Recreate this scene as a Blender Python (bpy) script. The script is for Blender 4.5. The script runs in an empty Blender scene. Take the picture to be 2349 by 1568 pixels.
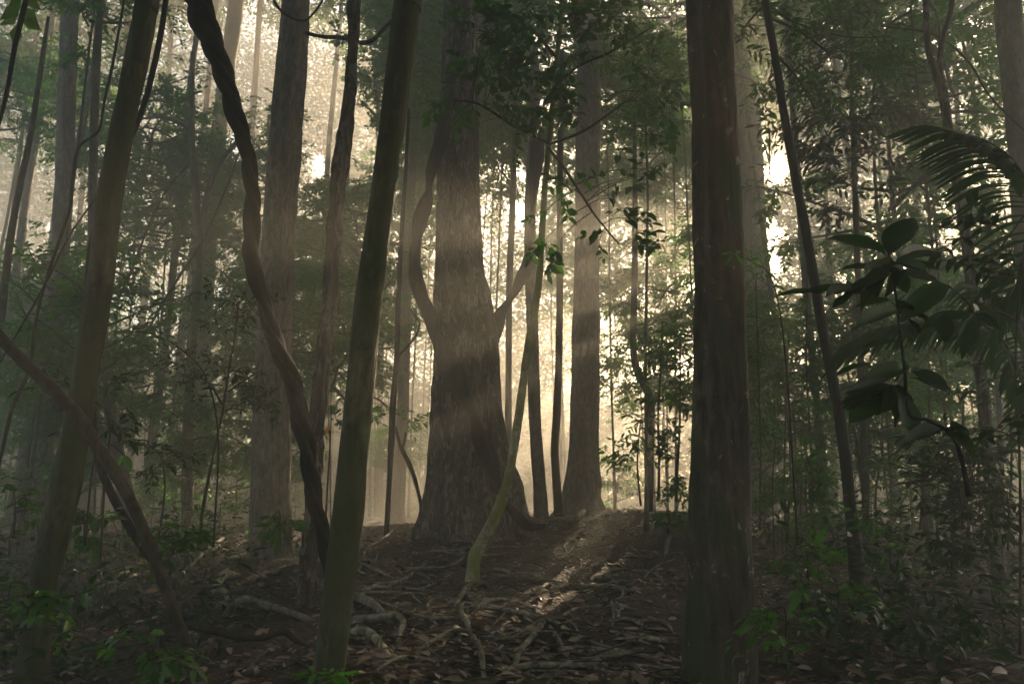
import bpy, math, random
import numpy as np
from mathutils import Vector

SEED = 7
rng = np.random.default_rng(SEED)
random.seed(SEED)
SC = bpy.context.scene
COL = SC.collection
# ------------------------------------------------------------------ camera
PITCH = math.radians(11.5)
CAM = np.array([0.0, 0.0, 1.5])
CX, CY, FP = 1174.5, 784.0, 1827.0          # reference frame 2349 x 1568
cam_d = bpy.data.cameras.new("camera"); cam = bpy.data.objects.new("camera", cam_d); COL.objects.link(cam)
cam.location = CAM; cam.rotation_euler = (math.pi/2 + PITCH, 0, 0)
cam_d.sensor_width = 36.0; cam_d.lens = 36.0*FP/2349.0
cam_d.clip_start = 0.05; cam_d.clip_end = 500
cam_d.dof.use_dof = True; cam_d.dof.focus_distance = 10.0; cam_d.dof.aperture_fstop = 7.0
SC.camera = cam
# ------------------------------------------------------------------ world, sun, exposure
SUN_AZ, SUN_EL = math.radians(20.8), math.radians(18.5)
w = bpy.data.worlds.new("World"); SC.world = w; w.use_nodes = True
nt = w.node_tree
sky = nt.nodes.new('ShaderNodeTexSky'); sky.sky_type = 'NISHITA'; sky.sun_disc = False
sky.sun_elevation = SUN_EL; sky.sun_rotation = SUN_AZ
sky.air_density = 1.0; sky.dust_density = 2.5; sky.ozone_density = 1.0
bg = nt.nodes['Background']; bg.inputs['Strength'].default_value = 0.05
nt.links.new(sky.outputs[0], bg.inputs['Color'])
sun_d = bpy.data.lights.new("sun", 'SUN'); sun_d.energy = 5.0; sun_d.angle = math.radians(0.5)
sun_d.color = (1.0, 0.77, 0.56)
sun = bpy.data.objects.new("sun", sun_d); COL.objects.link(sun)
trav = Vector((-math.sin(SUN_AZ)*math.cos(SUN_EL), -math.cos(SUN_AZ)*math.cos(SUN_EL), -math.sin(SUN_EL)))
sun.rotation_euler = trav.to_track_quat('-Z', 'Y').to_euler(); sun.location = (20, 40, 30)
SC.view_settings.view_transform = 'Standard'; SC.view_settings.look = 'None'
SC.view_settings.exposure = 3.6; SC.view_settings.gamma = 1.0
SC.view_settings.use_white_balance = True; SC.view_settings.white_balance_temperature = 7350; SC.view_settings.white_balance_tint = 7
cy = SC.cycles
cy.max_bounces = 4; cy.diffuse_bounces = 2; cy.glossy_bounces = 1; cy.transmission_bounces = 2
cy.volume_bounces = 0; cy.transparent_max_bounces = 4
cy.sample_clamp_indirect = 3.0; cy.sample_clamp_direct = 12.0
cy.caustics_reflective = False; cy.caustics_refractive = False
cy.use_denoising = True; cy.use_adaptive_sampling = False
HAZE_DENSITY = 0.025
HAZE_G = 0.5
# ------------------------------------------------------------------ projection helpers
_fw = np.array([0, math.cos(PITCH), math.sin(PITCH)]); _up = np.array([0, -math.sin(PITCH), math.cos(PITCH)])
def P(px, py, d):
    v = _fw + np.array([1., 0, 0])*(px-CX)/FP + _up*(CY-py)/FP
    return CAM + v*(d/v[1])
def proj(p):
    v = np.asarray(p, float) - CAM
    z = v @ _fw
    return CX + FP*v[0]/z, CY - FP*(v @ _up)/z, z
def depthlen(px, py, d):                       # metres per reference pixel there
    v = _fw + np.array([1., 0, 0])*(px-CX)/FP + _up*(CY-py)/FP
    return (d/v[1])/FP
# ------------------------------------------------------------------ value noise
_perm = np.random.default_rng(3).random((64, 64))
def vnoise(x, y):
    x = np.asarray(x, float); y = np.asarray(y, float)
    xi = np.floor(x).astype(int); yi = np.floor(y).astype(int); fx = x-xi; fy = y-yi
    fx = fx*fx*(3-2*fx); fy = fy*fy*(3-2*fy)
    a = _perm[xi % 64, yi % 64]; b = _perm[(xi+1) % 64, yi % 64]
    c = _perm[xi % 64, (yi+1) % 64]; d = _perm[(xi+1) % 64, (yi+1) % 64]
    return (a*(1-fx)+b*fx)*(1-fy) + (c*(1-fx)+d*fx)*fy - 0.5
def fbm(x, y, o=4):
    s = 0; a = 1.0; x = np.asarray(x, float); y = np.asarray(y, float)
    for i in range(o):
        s = s + a*vnoise(x+17.3*i, y+9.1*i); x = x*2.03; y = y*2.03; a *= .5
    return s
_py = np.array([-14, 0, 3, 5, 7, 10, 13, 16, 25, 60.]); _pz = np.array([-1.6, -1.2, -.86, -.79, -.68, -.47, -.30, -.26, -.30, -.1])
def G(x, y):
    x = np.asarray(x, float); y = np.asarray(y, float)
    z = np.interp(y, _py, _pz)
    z = z + .20*np.exp(-((x-1.6)**2/2.2+(y-12.6)**2/5)) + .10*np.exp(-((x+.5)**2/.9+(y-10)**2/.9))
    z = z - .12/(1+np.exp((x+1.9)*2.5))*np.clip((y-3)/6, 0, 1)
    z = z + .12*np.exp(-((x+2.3)**2/.5+(y-7.6)**2/1.2)) + .22*np.exp(-((x-2.0)**2/.35+(y-9.2)**2/.6))
    n = fbm(x*.35+5, y*.35, 3)*.22 + fbm(x*1.6, y*1.6+3, 3)*.085 + fbm(x*7, y*7, 3)*.022
    return CAM[2] + z + n*np.clip((y+4)/6, .6, 1)
def GP(px, py):
    v = _fw + np.array([1., 0, 0])*(px-CX)/FP + _up*(CY-py)/FP
    ts = np.concatenate([np.arange(1.5, 12, .02), np.arange(12, 55, .1)])
    pts = CAM + v[None]*ts[:, None]
    below = pts[:, 2] < G(pts[:, 0], pts[:, 1])
    i = int(np.argmax(below)) if below.any() else 800
    p = pts[i]; return np.array([p[0], p[1], float(G(p[0], p[1]))])
# ------------------------------------------------------------------ mesh helpers
class MB:
    def __init__(s): s.v = []; s.q = []; s.t = []; s.n = 0; s.a = []
    def add(s, v, quads=None, tris=None, rnd=None):
        v = np.asarray(v, np.float32)
        if quads is not None and len(quads): s.q.append(np.asarray(quads, np.int64)+s.n)
        if tris is not None and len(tris): s.t.append(np.asarray(tris, np.int64)+s.n)
        s.v.append(v); s.a.append(np.full(len(v), .5, np.float32) if rnd is None else np.asarray(rnd, np.float32)); s.n += len(v)
    def mesh(s, name, mat, smooth=True):
        me = bpy.data.meshes.new(name)
        v = np.concatenate(s.v)
        q = np.concatenate(s.q) if s.q else np.zeros((0, 4), int); t = np.concatenate(s.t) if s.t else np.zeros((0, 3), int)
        me.vertices.add(len(v)); me.vertices.foreach_set('co', v.ravel())
        loops = np.concatenate([q.ravel(), t.ravel()]).astype(np.int32)
        me.loops.add(len(loops)); me.loops.foreach_set('vertex_index', loops)
        me.polygons.add(len(q)+len(t))
        st = np.concatenate([np.arange(len(q))*4, len(q)*4+np.arange(len(t))*3]).astype(np.int32)
        me.polygons.foreach_set('loop_start', st)
        me.polygons.foreach_set('use_smooth', np.full(len(q)+len(t), smooth))
        me.update(calc_edges=True)
        at = me.attributes.new('rnd', 'FLOAT', 'POINT'); at.data.foreach_set('value', np.concatenate(s.a))
        if mat: me.materials.append(mat)
        return me
def link(name, me, parent=None, loc=None):
    o = bpy.data.objects.new(name, me); COL.objects.link(o)
    if parent is not None: o.parent = parent
    if loc is not None: o.location = loc
    return o
def tag(o, label=None, cat=None, group=None, kind=None):
    if label: o['label'] = label
    if cat: o['category'] = cat
    if group: o['group'] = group
    if kind: o['kind'] = kind
    return o
def root_empty(name, loc, label, cat, group=None):
    o = bpy.data.objects.new(name, None); COL.objects.link(o); o.location = [float(c) for c in loc]
    o.empty_display_size = .1
    return tag(o, label, cat, group)
def obj(name, mb, mat, parent=None, smooth=True):
    """world-space geometry; stored relative to the parent's location"""
    if parent is not None:
        off = np.array(parent.location, np.float32); mb.v = [x-off for x in mb.v]
    return link(name, mb.mesh(name, mat, smooth), parent)
def unit(v): v = np.asarray(v, float); return v/np.maximum(np.linalg.norm(v, axis=-1, keepdims=True), 1e-9)
def catmull(pts, k):
    pts = np.asarray(pts, float)
    p = np.vstack([2*pts[0]-pts[1], pts, 2*pts[-1]-pts[-2]])
    out = []
    for i in range(1, len(p)-2):
        t = np.linspace(0, 1, k, endpoint=False)[:, None]
        a, b, c, d = p[i-1], p[i], p[i+1], p[i+2]
        out.append(.5*((2*b)+(-a+c)*t+(2*a-5*b+4*c-d)*t*t+(-a+3*b-3*c+d)*t**3))
    out.append(pts[-1][None]); return np.vstack(out)
def tube(mb, pts, rad, sides=10, k=6, lump=0.0, lf=3.0, flutes=0.0, nfl=5, twist=0.0, flat=1.0, seed=0, cap=True, groove=0.0, smooth=True, ridge=0.0, rfreq=7.0):
    """pts: centreline, rad: radius per point; flat<1 squeezes the section, twist turns it (radians per metre)"""
    d = np.hstack([np.asarray(pts, float), np.asarray(rad, float)[:, None]])
    d = catmull(d, k) if (len(d) > 2 and smooth) else d
    c = d[:, :3]; r = np.maximum(d[:, 3], .0008); n = len(c)
    tan = unit(np.gradient(c, axis=0))
    ref = np.array([0, -1., 0]) if abs(tan[0][1]) < .9 else np.array([1., 0, 0])
    N = np.zeros_like(c); x = ref
    for i in range(n):
        x = x - tan[i]*(x@tan[i]); x = x/np.linalg.norm(x); N[i] = x
    B = np.cross(tan, N)
    s = np.concatenate([[0], np.cumsum(np.linalg.norm(np.diff(c, axis=0), axis=1))])
    th = np.arange(sides)*2*np.pi/sides
    TH = th[None, :]+np.zeros((n, 1)); S = s[:, None]+np.zeros((1, sides))
    R = r[:, None]*np.ones((1, sides))
    if lump:
        R = R*(1+lump*1.6*fbm(np.cos(TH)*1.3+seed*3.7+20+S*lf*.3, np.sin(TH)*1.3+S*lf+seed*1.9+20, 3))
    if flutes:
        R = R*(1+flutes*np.cos(nfl*TH+seed+S*.25)+flutes*.6*np.cos((nfl-2)*TH+seed*2.1))
    if ridge:
        TW = np.mod(TH+np.pi, 2*np.pi)
        R = R*(1+ridge*(fbm(TW*rfreq+seed, S*1.1+TW*.5+seed, 3)+.8*fbm(TW*rfreq*.5+9, S*5+seed, 3)))
    if groove:
        R = R*(1-groove*np.exp(-((np.cos(TH*1.0+seed+twist*S*.5)-1)**2)/.004))
    ang = TH
    X = np.cos(ang)*R; Y = np.sin(ang)*R*flat
    if twist or flat != 1.0:
        ph = seed+twist*S
        X, Y = X*np.cos(ph)-Y*np.sin(ph), X*np.sin(ph)+Y*np.cos(ph)
    V = c[:, None, :] + N[:, None, :]*X[..., None] + B[:, None, :]*Y[..., None]
    V = V.reshape(-1, 3)
    i = np.arange(n-1)[:, None]*sides; j = np.arange(sides)[None]; j2 = (j+1) % sides
    Q = np.stack([i+j, i+j2, i+sides+j2, i+sides+j], -1).reshape(-1, 4)
    tr = []
    if cap:
        V = np.vstack([V, c[0], c[-1]]); a = n*sides
        for q in range(sides):
            tr.append([a, (q+1) % sides, q]); tr.append([a+1, (n-1)*sides+q, (n-1)*sides+(q+1) % sides])
    mb.add(V, Q, tr)
# leaves -------------------------------------------------------------------
LT = {}
LT['far'] = (np.array([[0, 0, 0], [.45, -.5, .04], [1, 0, -.05], [.45, .5, .04]]), np.array([[0, 1, 2, 3]]), None)
LT['mid'] = (np.array([[0, 0, 0], [.3, -.42, .05], [.3, 0, 0], [.3, .42, .05], [.66, -.38, .02], [.66, 0, -.05], [.66, .38, .02], [1, 0, -.14]]),
             np.array([[1, 4, 5, 2], [2, 5, 6, 3]]), np.array([[0, 1, 2], [0, 2, 3], [4, 7, 5], [5, 7, 6]]))
def near_leaf(obov=0.0, ns=9, droop=.28):
    v = []; q = []
    for i in range(ns+1):
        t = i/ns
        wd = .5*math.sin(math.pi*(t**(1+obov)))**.75*(1-.1*t) if 0 < t < 1 else .012
        z = -droop*t*t + .02*math.sin(t*9)
        for s_, up in ((-1, .10), (-.5, .045), (0, 0), (.5, .045), (1, .10)): v.append([t, s_*wd*(1+.04*math.sin(i*2.3)), z+up*wd*2*abs(s_)+.012*math.sin(i*1.7)*abs(s_)])
    for i in range(ns):
        for j in range(4): a = i*5+j; q.append([a, a+1, a+6, a+5])
    return np.array(v), np.array(q), None
LT['near'] = near_leaf(); LT['obov'] = near_leaf(.55)
def add_leaves(mb, pos, dr, nr, L, W, kind='far', rnd=None):
    T, q, t = LT[kind]; n = len(pos); m = len(T)
    dr = unit(dr); sd = unit(np.cross(dr, nr)); nr = np.cross(sd, dr)
    L = np.broadcast_to(L, n)[:, None, None]; W = np.broadcast_to(W, n)[:, None, None]
    V = pos[:, None]+dr[:, None]*(T[None, :, 0:1]*L)+sd[:, None]*(T[None, :, 1:2]*W)+nr[:, None]*(T[None, :, 2:3]*L)
    off = np.arange(n)[:, None, None]*m
    if rnd is None: rnd = rng.random(n)
    mb.add(V.reshape(-1, 3), (q[None]+off).reshape(-1, 4), None if t is None else (t[None]+off).reshape(-1, 3), np.repeat(rnd, m))
def spray_tmpl(n, seed, lanc=False, whorl=False):
    r = np.random.default_rng(seed)
    t = np.linspace(.12, 1, n)+r.normal(0, .02, n)
    sgn = np.where(np.arange(n) % 2, 1, -1.)
    a = np.radians(r.uniform(35, 70, n))*sgn; a[-1] = 0
    pos = np.stack([t, .12*np.sin(t*3+seed), -.12*t*t], 1)
    if whorl: t = r.uniform(.75, 1, n); pos = np.stack([t, t*0, t*0], 1); a = r.uniform(-math.pi, math.pi, n)*.9
    dr = np.stack([np.cos(a), np.sin(a), r.uniform(-.55, .1, n)], 1)
    nr = unit(np.stack([r.normal(0, .28, n), r.normal(0, .28, n), np.ones(n)], 1))
    return pos, unit(dr), nr, r.uniform(.7, 1.15, n)
SPR = {n: [spray_tmpl(n, 10*n+i) for i in range(5)] for n in (6, 9, 14, 18)}
SPW = {n: [spray_tmpl(n, 10*n+i, whorl=True) for i in range(4)] for n in (6, 9)}
def frames(d, up):
    X = unit(d); Z = unit(up - X*np.sum(up*X, -1, keepdims=True)); Y = np.cross(Z, X); return np.stack([X, Y, Z], -1)   # columns
def add_sprays(mb, org, dr, ln, leafL, ratio=.45, n=14, kind='far', twigs=None, whorl=False, tw_r=.004, r=None, rbias=None):
    r = r or rng
    M = len(org); up = unit(np.stack([r.normal(0, .35, M), r.normal(0, .35, M), np.ones(M)], 1))
    F = frames(dr, up); ln = np.broadcast_to(ln, M); which = r.integers(0, 4, M)
    for k in range(4):
        sel = np.where(which == k)[0]
        if not len(sel): continue
        p, d, nn, sz = (SPW if whorl else SPR)[n][k]
        pw = org[sel][:, None]+np.einsum('mij,nj->mni', F[sel], p)*ln[sel][:, None, None]
        dw = np.einsum('mij,nj->mni', F[sel], d); nw = np.einsum('mij,nj->mni', F[sel], nn)
        nw = nw + r.normal(0, .2, nw.shape); dw = dw + r.normal(0, .12, dw.shape)
        lf = (sz[None]*leafL*r.uniform(.75, 1.2, (len(sel), 1))*r.uniform(.8, 1.15, (len(sel), len(p)))).ravel()
        keep = r.random(len(lf)) > .06
        rr = np.clip((np.repeat(r.random(len(sel)), len(p))*.5 + r.random(len(lf))*.5) + (0 if rbias is None else rbias), 0, 1)
        add_leaves(mb, pw.reshape(-1, 3)[keep], dw.reshape(-1, 3)[keep], nw.reshape(-1, 3)[keep], lf[keep], lf[keep]*ratio, kind, rr[keep])
    if twigs is not None:
        for i in range(M):
            e = org[i]+F[i][:, 0]*ln[i]+np.array([0, 0, -.1*ln[i]])
            tube(twigs, [org[i], e], [tw_r, tw_r*.5], sides=3, cap=False)
# ------------------------------------------------------------------ materials
def newmat(name):
    m = bpy.data.materials.new(name); m.use_nodes = True; n = m.node_tree; n.nodes.clear(); return m, n
def N_(n, t, **kw):
    x = n.nodes.new(t)
    for k, v in kw.items():
        if hasattr(x, k): setattr(x, k, v)
        else: x.inputs[k].default_value = v
    return x
def ramp(n, fac, stops, interp='LINEAR'):
    r = n.nodes.new('ShaderNodeValToRGB'); r.color_ramp.interpolation = interp; e = r.color_ramp.elements
    while len(e) < len(stops): e.new(.5)
    for i, (p, c) in enumerate(stops): e[i].position = p; e[i].color = (*c, 1) if len(c) == 3 else c
    n.links.new(fac, r.inputs['Fac']); return r
def leaf_mat(name, cols, trans=.42, tcol=None, rough=.42, spec=.5):
    m, n = newmat(name); L = n.links
    at = N_(n, 'ShaderNodeAttribute'); at.attribute_name = 'rnd'
    r = ramp(n, at.outputs['Fac'], cols)
    pr = N_(n, 'ShaderNodeBsdfPrincipled'); pr.inputs['Roughness'].default_value = rough; pr.inputs['Specular IOR Level'].default_value = spec
    tr = N_(n, 'ShaderNodeBsdfTranslucent'); mx = N_(n, 'ShaderNodeMixShader'); mx.inputs[0].default_value = trans
    hs = N_(n, 'ShaderNodeMix'); hs.data_type = 'RGBA'; hs.blend_type = 'MULTIPLY'; hs.inputs[0].default_value = 1
    hs.inputs[7].default_value = (*(tcol or (1.5, 2.3, .5)), 1)
    L.new(r.outputs[0], pr.inputs['Base Color']); L.new(r.outputs[0], hs.inputs[6]); L.new(hs.outputs[2], tr.inputs['Color'])
    L.new(pr.outputs[0], mx.inputs[1]); L.new(tr.outputs[0], mx.inputs[2])
    o = N_(n, 'ShaderNodeOutputMaterial'); L.new(mx.outputs[0], o.inputs['Surface']); return m
def bark_mat(name, c1, c2, moss=(.05, .07, .02), moss_amt=0., lichen=0., lichen_col=(.34, .35, .29), stretch=.12, scale=14, bump=.5, flake=0., red=0., bands=0.):
    m, n = newmat(name); L = n.links
    ge = N_(n, 'ShaderNodeNewGeometry')
    def mapped(sc):
        mp = N_(n, 'ShaderNodeMapping'); mp.inputs['Scale'].default_value = sc; L.new(ge.outputs['Position'], mp.inputs['Vector']); return mp.outputs[0]
    def noise(sc, scale_, det=6, rough=.6, dist=0):
        x = N_(n, 'ShaderNodeTexNoise'); x.inputs['Scale'].default_value = scale_; x.inputs['Detail'].default_value = det; x.inputs['Roughness'].default_value = rough; x.inputs['Distortion'].default_value = dist
        L.new(mapped(sc), x.inputs['Vector']); return x.outputs['Fac']
    def mixc(f, a, b, blend='MIX'):
        x = N_(n, 'ShaderNodeMix'); x.data_type = 'RGBA'; x.blend_type = blend
        for s, v in ((0, f), (6, a), (7, b)):
            if isinstance(v, (int, float)): x.inputs[s].default_value = v
            elif isinstance(v, tuple): x.inputs[s].default_value = (*v, 1)
            else: L.new(v, x.inputs[s])
        return x.outputs[2]
    streak = noise((1, 1, stretch), scale*2.2, 8, .65)
    big = noise((1, 1, .35), 3.0, 5, .6)
    f1 = ramp(n, streak, [(.34, (0, 0, 0)), (.66, (1, 1, 1))]).outputs[0]
    col = mixc(f1, c1, c2)
    bigr = ramp(n, big, [(.3, (.45, .45, .45)), (.7, (1.5, 1.5, 1.5))]).outputs[0]
    col = mixc(1.0, col, bigr, 'MULTIPLY')
    md = noise((1, 1, .4), 19, 6, .7, .6); mdr = ramp(n, md, [(.38, (.42, .40, .38)), (.5, (1., 1., 1.)), (.64, (1.75, 1.7, 1.6))]).outputs[0]
    col = mixc(1.0, col, mdr, 'MULTIPLY')
    h = streak
    if flake:
        fl = noise((1, 1, .28), scale*1.6, 5, .7, 1.2)
        fr = ramp(n, fl, [(.54, (0, 0, 0)), (.57, (flake,)*3)]).outputs[0]
        col = mixc(fr, col, (.27, .24, .205))
        ad = N_(n, 'ShaderNodeMath'); ad.operation = 'ADD'; L.new(h, ad.inputs[0]); L.new(fr, ad.inputs[1]); h = ad.outputs[0]
    if red:
        rn = noise((1, 1, .3), 2.2, 5, .7); rr = ramp(n, rn, [(.5, (0, 0, 0)), (.62, (red,)*3)]).outputs[0]
        col = mixc(rr, col, (.085, .040, .026))
    if bands:
        bn = noise((.15, .15, 1), 9, 5, .6, .4); br = ramp(n, bn, [(.52, (0, 0, 0)), (.62, (bands,)*3)]).outputs[0]
        col = mixc(br, col, (.035, .032, .024))
    if moss_amt:
        mn = noise((1, 1, .45), 4.5, 8, .65); lo = .62-.3*moss_amt
        mr = ramp(n, mn, [(lo, (0, 0, 0)), (lo+.13, (.9, .9, .9))]).outputs[0]
        col = mixc(mr, col, moss)
    if lichen:
        vo = noise((1, 1, .7), 11, 9, .72, 1.0); lo = .74-.13*lichen
        lr = ramp(n, vo, [(lo, (0, 0, 0)), (lo+.04, (.85, .85, .85))]).outputs[0]
        col = mixc(lr, col, lichen_col)
    pr = N_(n, 'ShaderNodeBsdfPrincipled'); pr.inputs['Roughness'].default_value = .8; pr.inputs['Specular IOR Level'].default_value = .3
    L.new(col, pr.inputs['Base Color'])
    bp = N_(n, 'ShaderNodeBump'); bp.inputs['Strength'].default_value = bump; bp.inputs['Distance'].default_value = .02
    L.new(h, bp.inputs['Height']); L.new(bp.outputs[0], pr.inputs['Normal'])
    o = N_(n, 'ShaderNodeOutputMaterial'); L.new(pr.outputs[0], o.inputs['Surface']); return m

GREEN = [(0., (.024, .066, .014)), (.35, (.036, .10, .018)), (.7, (.055, .135, .022)), (.9, (.09, .17, .028)), (.985, (.16, .14, .02)), (1., (.25, .16, .03))]
M_leaf = leaf_mat('leaf_green', GREEN)
M_leafdeep = leaf_mat('leaf_deep', [(0, (.018, .064, .014)), (.5, (.034, .11, .020)), (.85, (.055, .15, .028)), (.96, (.07, .16, .025)), (.985, (.2, .15, .02))], .36, (1.2, 1.75, .6))
M_leafdark = leaf_mat('leaf_dark', [(0, (.010, .028, .012)), (1, (.026, .058, .018))], .22, (1.2, 2.0, .5), rough=.5, spec=.25)
M_leafbright = leaf_mat('leaf_bright', [(0, (.05, .16, .012)), (1, (.12, .28, .02))], .5, (1.3, 1.8, .5))
M_canopy = leaf_mat('leaf_canopy', [(0., (.034, .062, .014)), (.5, (.062, .105, .024)), (.9, (.10, .14, .032)), (1., (.13, .13, .03))], .5, (1.6, 2.2, .6))
M_farleaf = leaf_mat('leaf_far', [(0., (.020, .034, .012)), (1., (.045, .062, .020))], .25, (1.2, 1.5, .7), rough=.8, spec=.1)
M_litter = leaf_mat('leaf_litter', [(0, (.05, .032, .024)), (.4, (.12, .08, .06)), (.75, (.24, .165, .125)), (.95, (.36, .24, .17)), (1, (.30, .17, .06))], .1, (1, .9, .7), rough=.45, spec=.5)
M_pale = bark_mat('bark_pale', (.095, .075, .056), (.19, .155, .12), moss_amt=.15, lichen=.5, flake=.5, bump=.6)
M_main = bark_mat('bark_main', (.046, .035, .028), (.115, .09, .073), lichen=.5, lichen_col=(.26, .23, .19), flake=.95, bump=1.0, scale=12, stretch=.08)
M_mossy = bark_mat('bark_mossy', (.032, .028, .017), (.095, .088, .052), moss=(.048, .056, .020), moss_amt=.8, lichen=.4, lichen_col=(.18, .18, .14), bands=.8, bump=.5, stretch=.5, scale=9)
M_green = bark_mat('bark_greenish', (.034, .033, .018), (.10, .096, .056), moss=(.050, .056, .022), moss_amt=.6, lichen=.75, lichen_col=(.22, .22, .18), bump=.6, stretch=.4, scale=9)
M_dark = bark_mat('bark_dark', (.012, .009, .007), (.036, .027, .021), bump=.7, stretch=.1)
M_black = bark_mat('bark_black', (.007, .0055, .0045), (.022, .017, .013), bump=.7, stretch=.1)
M_rugged = bark_mat('bark_rugged', (.040, .030, .023), (.11, .085, .064), flake=.7, bump=1.0, stretch=.15, scale=8)
M_right = bark_mat('bark_right', (.026, .020, .015), (.085, .064, .048), moss=(.030, .048, .018), moss_amt=.5, lichen=1.0, lichen_col=(.36, .30, .24), red=.6, bump=.6, stretch=.1, scale=10)
M_liana = bark_mat('bark_liana', (.014, .010, .008), (.045, .034, .027), bump=.5, stretch=.1, scale=8)
M_sapling = bark_mat('bark_sapling', (.15, .14, .085), (.30, .27, .17), moss=(.17, .18, .03), moss_amt=.65, lichen=.5, bands=.5, bump=.4, stretch=.6)
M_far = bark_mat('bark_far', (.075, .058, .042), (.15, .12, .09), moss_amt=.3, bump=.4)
M_twig = bark_mat('bark_twig', (.04, .03, .022), (.08, .062, .046), bump=.2)
M_root = bark_mat('bark_root', (.12, .105, .078), (.28, .25, .19), moss=(.07, .08, .04), moss_amt=.4, bump=.7, stretch=1, scale=10)
M_palm = leaf_mat('palm_leaf', [(0, (.010, .036, .010)), (1, (.022, .07, .016))], .35, (1.2, 2.0, .5), rough=.55, spec=.2)
def ground_mat():
    m, n = newmat('forest_soil'); L = n.links
    ge = N_(n, 'ShaderNodeNewGeometry')
    n1 = N_(n, 'ShaderNodeTexNoise'); n1.inputs['Scale'].default_value = 22; n1.inputs['Detail'].default_value = 10; n1.inputs['Roughness'].default_value = .7
    n2 = N_(n, 'ShaderNodeTexNoise'); n2.inputs['Scale'].default_value = 2.2; n2.inputs['Detail'].default_value = 5
    vo = N_(n, 'ShaderNodeTexVoronoi'); vo.inputs['Scale'].default_value = 26
    for x in (n1, n2, vo): L.new(ge.outputs['Position'], x.inputs['Vector'])
    c = ramp(n, n1.outputs['Fac'], [(.38, (.012, .008, .006)), (.52, (.034, .023, .016)), (.68, (.085, .06, .042))])
    c2 = ramp(n, n2.outputs['Fac'], [(.35, (.7, .8, .6)), (.65, (1.3, 1.05, .85))])
    mx = N_(n, 'ShaderNodeMix'); mx.data_type = 'RGBA'; mx.blend_type = 'MULTIPLY'; mx.inputs[0].default_value = 1
    L.new(c.outputs[0], mx.inputs[6]); L.new(c2.outputs[0], mx.inputs[7])
    pr = N_(n, 'ShaderNodeBsdfPrincipled'); pr.inputs['Roughness'].default_value = .75; pr.inputs['Specular IOR Level'].default_value = .35
    L.new(mx.outputs[2], pr.inputs['Base Color'])
    ad = N_(n, 'ShaderNodeMath'); ad.operation = 'ADD'; L.new(n1.outputs['Fac'], ad.inputs[0]); L.new(vo.outputs['Distance'], ad.inputs[1])
    bp = N_(n, 'ShaderNodeBump'); bp.inputs['Strength'].default_value = .9; bp.inputs['Distance'].default_value = .04
    L.new(ad.outputs[0], bp.inputs['Height']); L.new(bp.outputs[0], pr.inputs['Normal'])
    o = N_(n, 'ShaderNodeOutputMaterial'); L.new(pr.outputs[0], o.inputs['Surface']); return m
M_ground = ground_mat()
# ------------------------------------------------------------------ terrain
ys = [-12.]
while ys[-1] < 56: ys.append(ys[-1]+max(.035, abs(ys[-1]-2)*.011 if ys[-1] > 2 else .3))
ys = np.array(ys)
u = np.linspace(-1, 1, 301); xs = np.sign(u)*(np.abs(u)*9+np.abs(u)**3*33)
X, Y = np.meshgrid(xs, ys); Z = G(X, Y)
mb = MB(); nx = len(xs); i = np.arange(len(ys)-1)[:, None]*nx; j = np.arange(nx-1)[None]
mb.add(np.stack([X, Y, Z], -1).reshape(-1, 3), np.stack([i+j, i+j+1, i+nx+j+1, i+nx+j], -1).reshape(-1, 4))
tag(obj('ground', mb, M_ground), kind='structure')

# ------------------------------------------------------------------ canopy crowns (shared meshes, local space, z=0 at crown bottom)
def branchy_crown(name, rx, h, nb, ns, leafL, n=14, kind='far', ratio=.48, seed=0, mat=None, lean=.3, spl=.7, bottom=0.15, twig=.004, whorl=False):
    r = np.random.default_rng(seed); lv = MB(); br = MB(); O = []; D = []
    zt = h
    for b in range(nb):
        t = bottom+(1-bottom)*(b+.5*r.random())/nb
        az = b*2.4+r.normal(0, .4); reach = rx*math.sqrt(max(.05, 1-((t-.45)/.62)**2))*r.uniform(.55, 1.1)
        s = np.array([0, 0, h*t*.8]); dirv = np.array([math.cos(az), math.sin(az), r.uniform(.05, .6)])
        pts = [s]; p = s.copy(); nseg = 4
        for q in range(nseg):
            dirv = unit(dirv+r.normal(0, .22, 3)+np.array([0, 0, -.05])); p = p+dirv*reach/nseg; pts.append(p.copy())
        r0 = .012+.02*reach*.5
        tube(br, pts, np.linspace(r0, .005, len(pts)), sides=5, k=2, cap=False)
        cp = catmull(pts, 6)
        for q in range(ns):
            f = r.uniform(.22, 1)**.7; c = cp[int(f*(len(cp)-1))]
            d = unit(dirv*.6+r.normal(0, .65, 3)*np.array([1, 1, .55]))
            l = r.uniform(.3, 1.)*reach*.42; m_ = c+d*l
            tube(br, [c, (c+m_)/2+r.normal(0, .03, 3), m_], [.006, .005, .003], sides=3, k=1, cap=False)
            for g in range(3): O.append(c+(m_-c)*(.25+.37*g)); D.append(d*.5+r.normal(0, .5, 3)*np.array([1, 1, .4])+np.array([0, 0, -.1]))
    O = np.array(O); D = np.array(D)
    add_sprays(lv, O, D, r.uniform(.6, 1.2, len(O))*spl*.55, leafL, ratio, n, kind, None, whorl, r=r)
    return lv.mesh(name+'_leaves', mat or M_leaf), br.mesh(name+'_branches', M_twig)
CROWN_BIG = [branchy_crown('canopy', 3.2, 5.5, 22, 7, .15, seed=40+i, mat=M_canopy, spl=1.0) for i in range(4)]
CROWN_MID = [branchy_crown('understory', 1.9, 3.6, 20, 7, .13, seed=60+i, mat=M_leaf, spl=.8, ratio=.40) for i in range(4)]
CROWN_SMALL = [branchy_crown('sapling', .9, 1.9, 14, 5, .115, seed=80+i, mat=M_leaf, spl=.5, n=9, kind='mid', ratio=.36) for i in range(4)]
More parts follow.
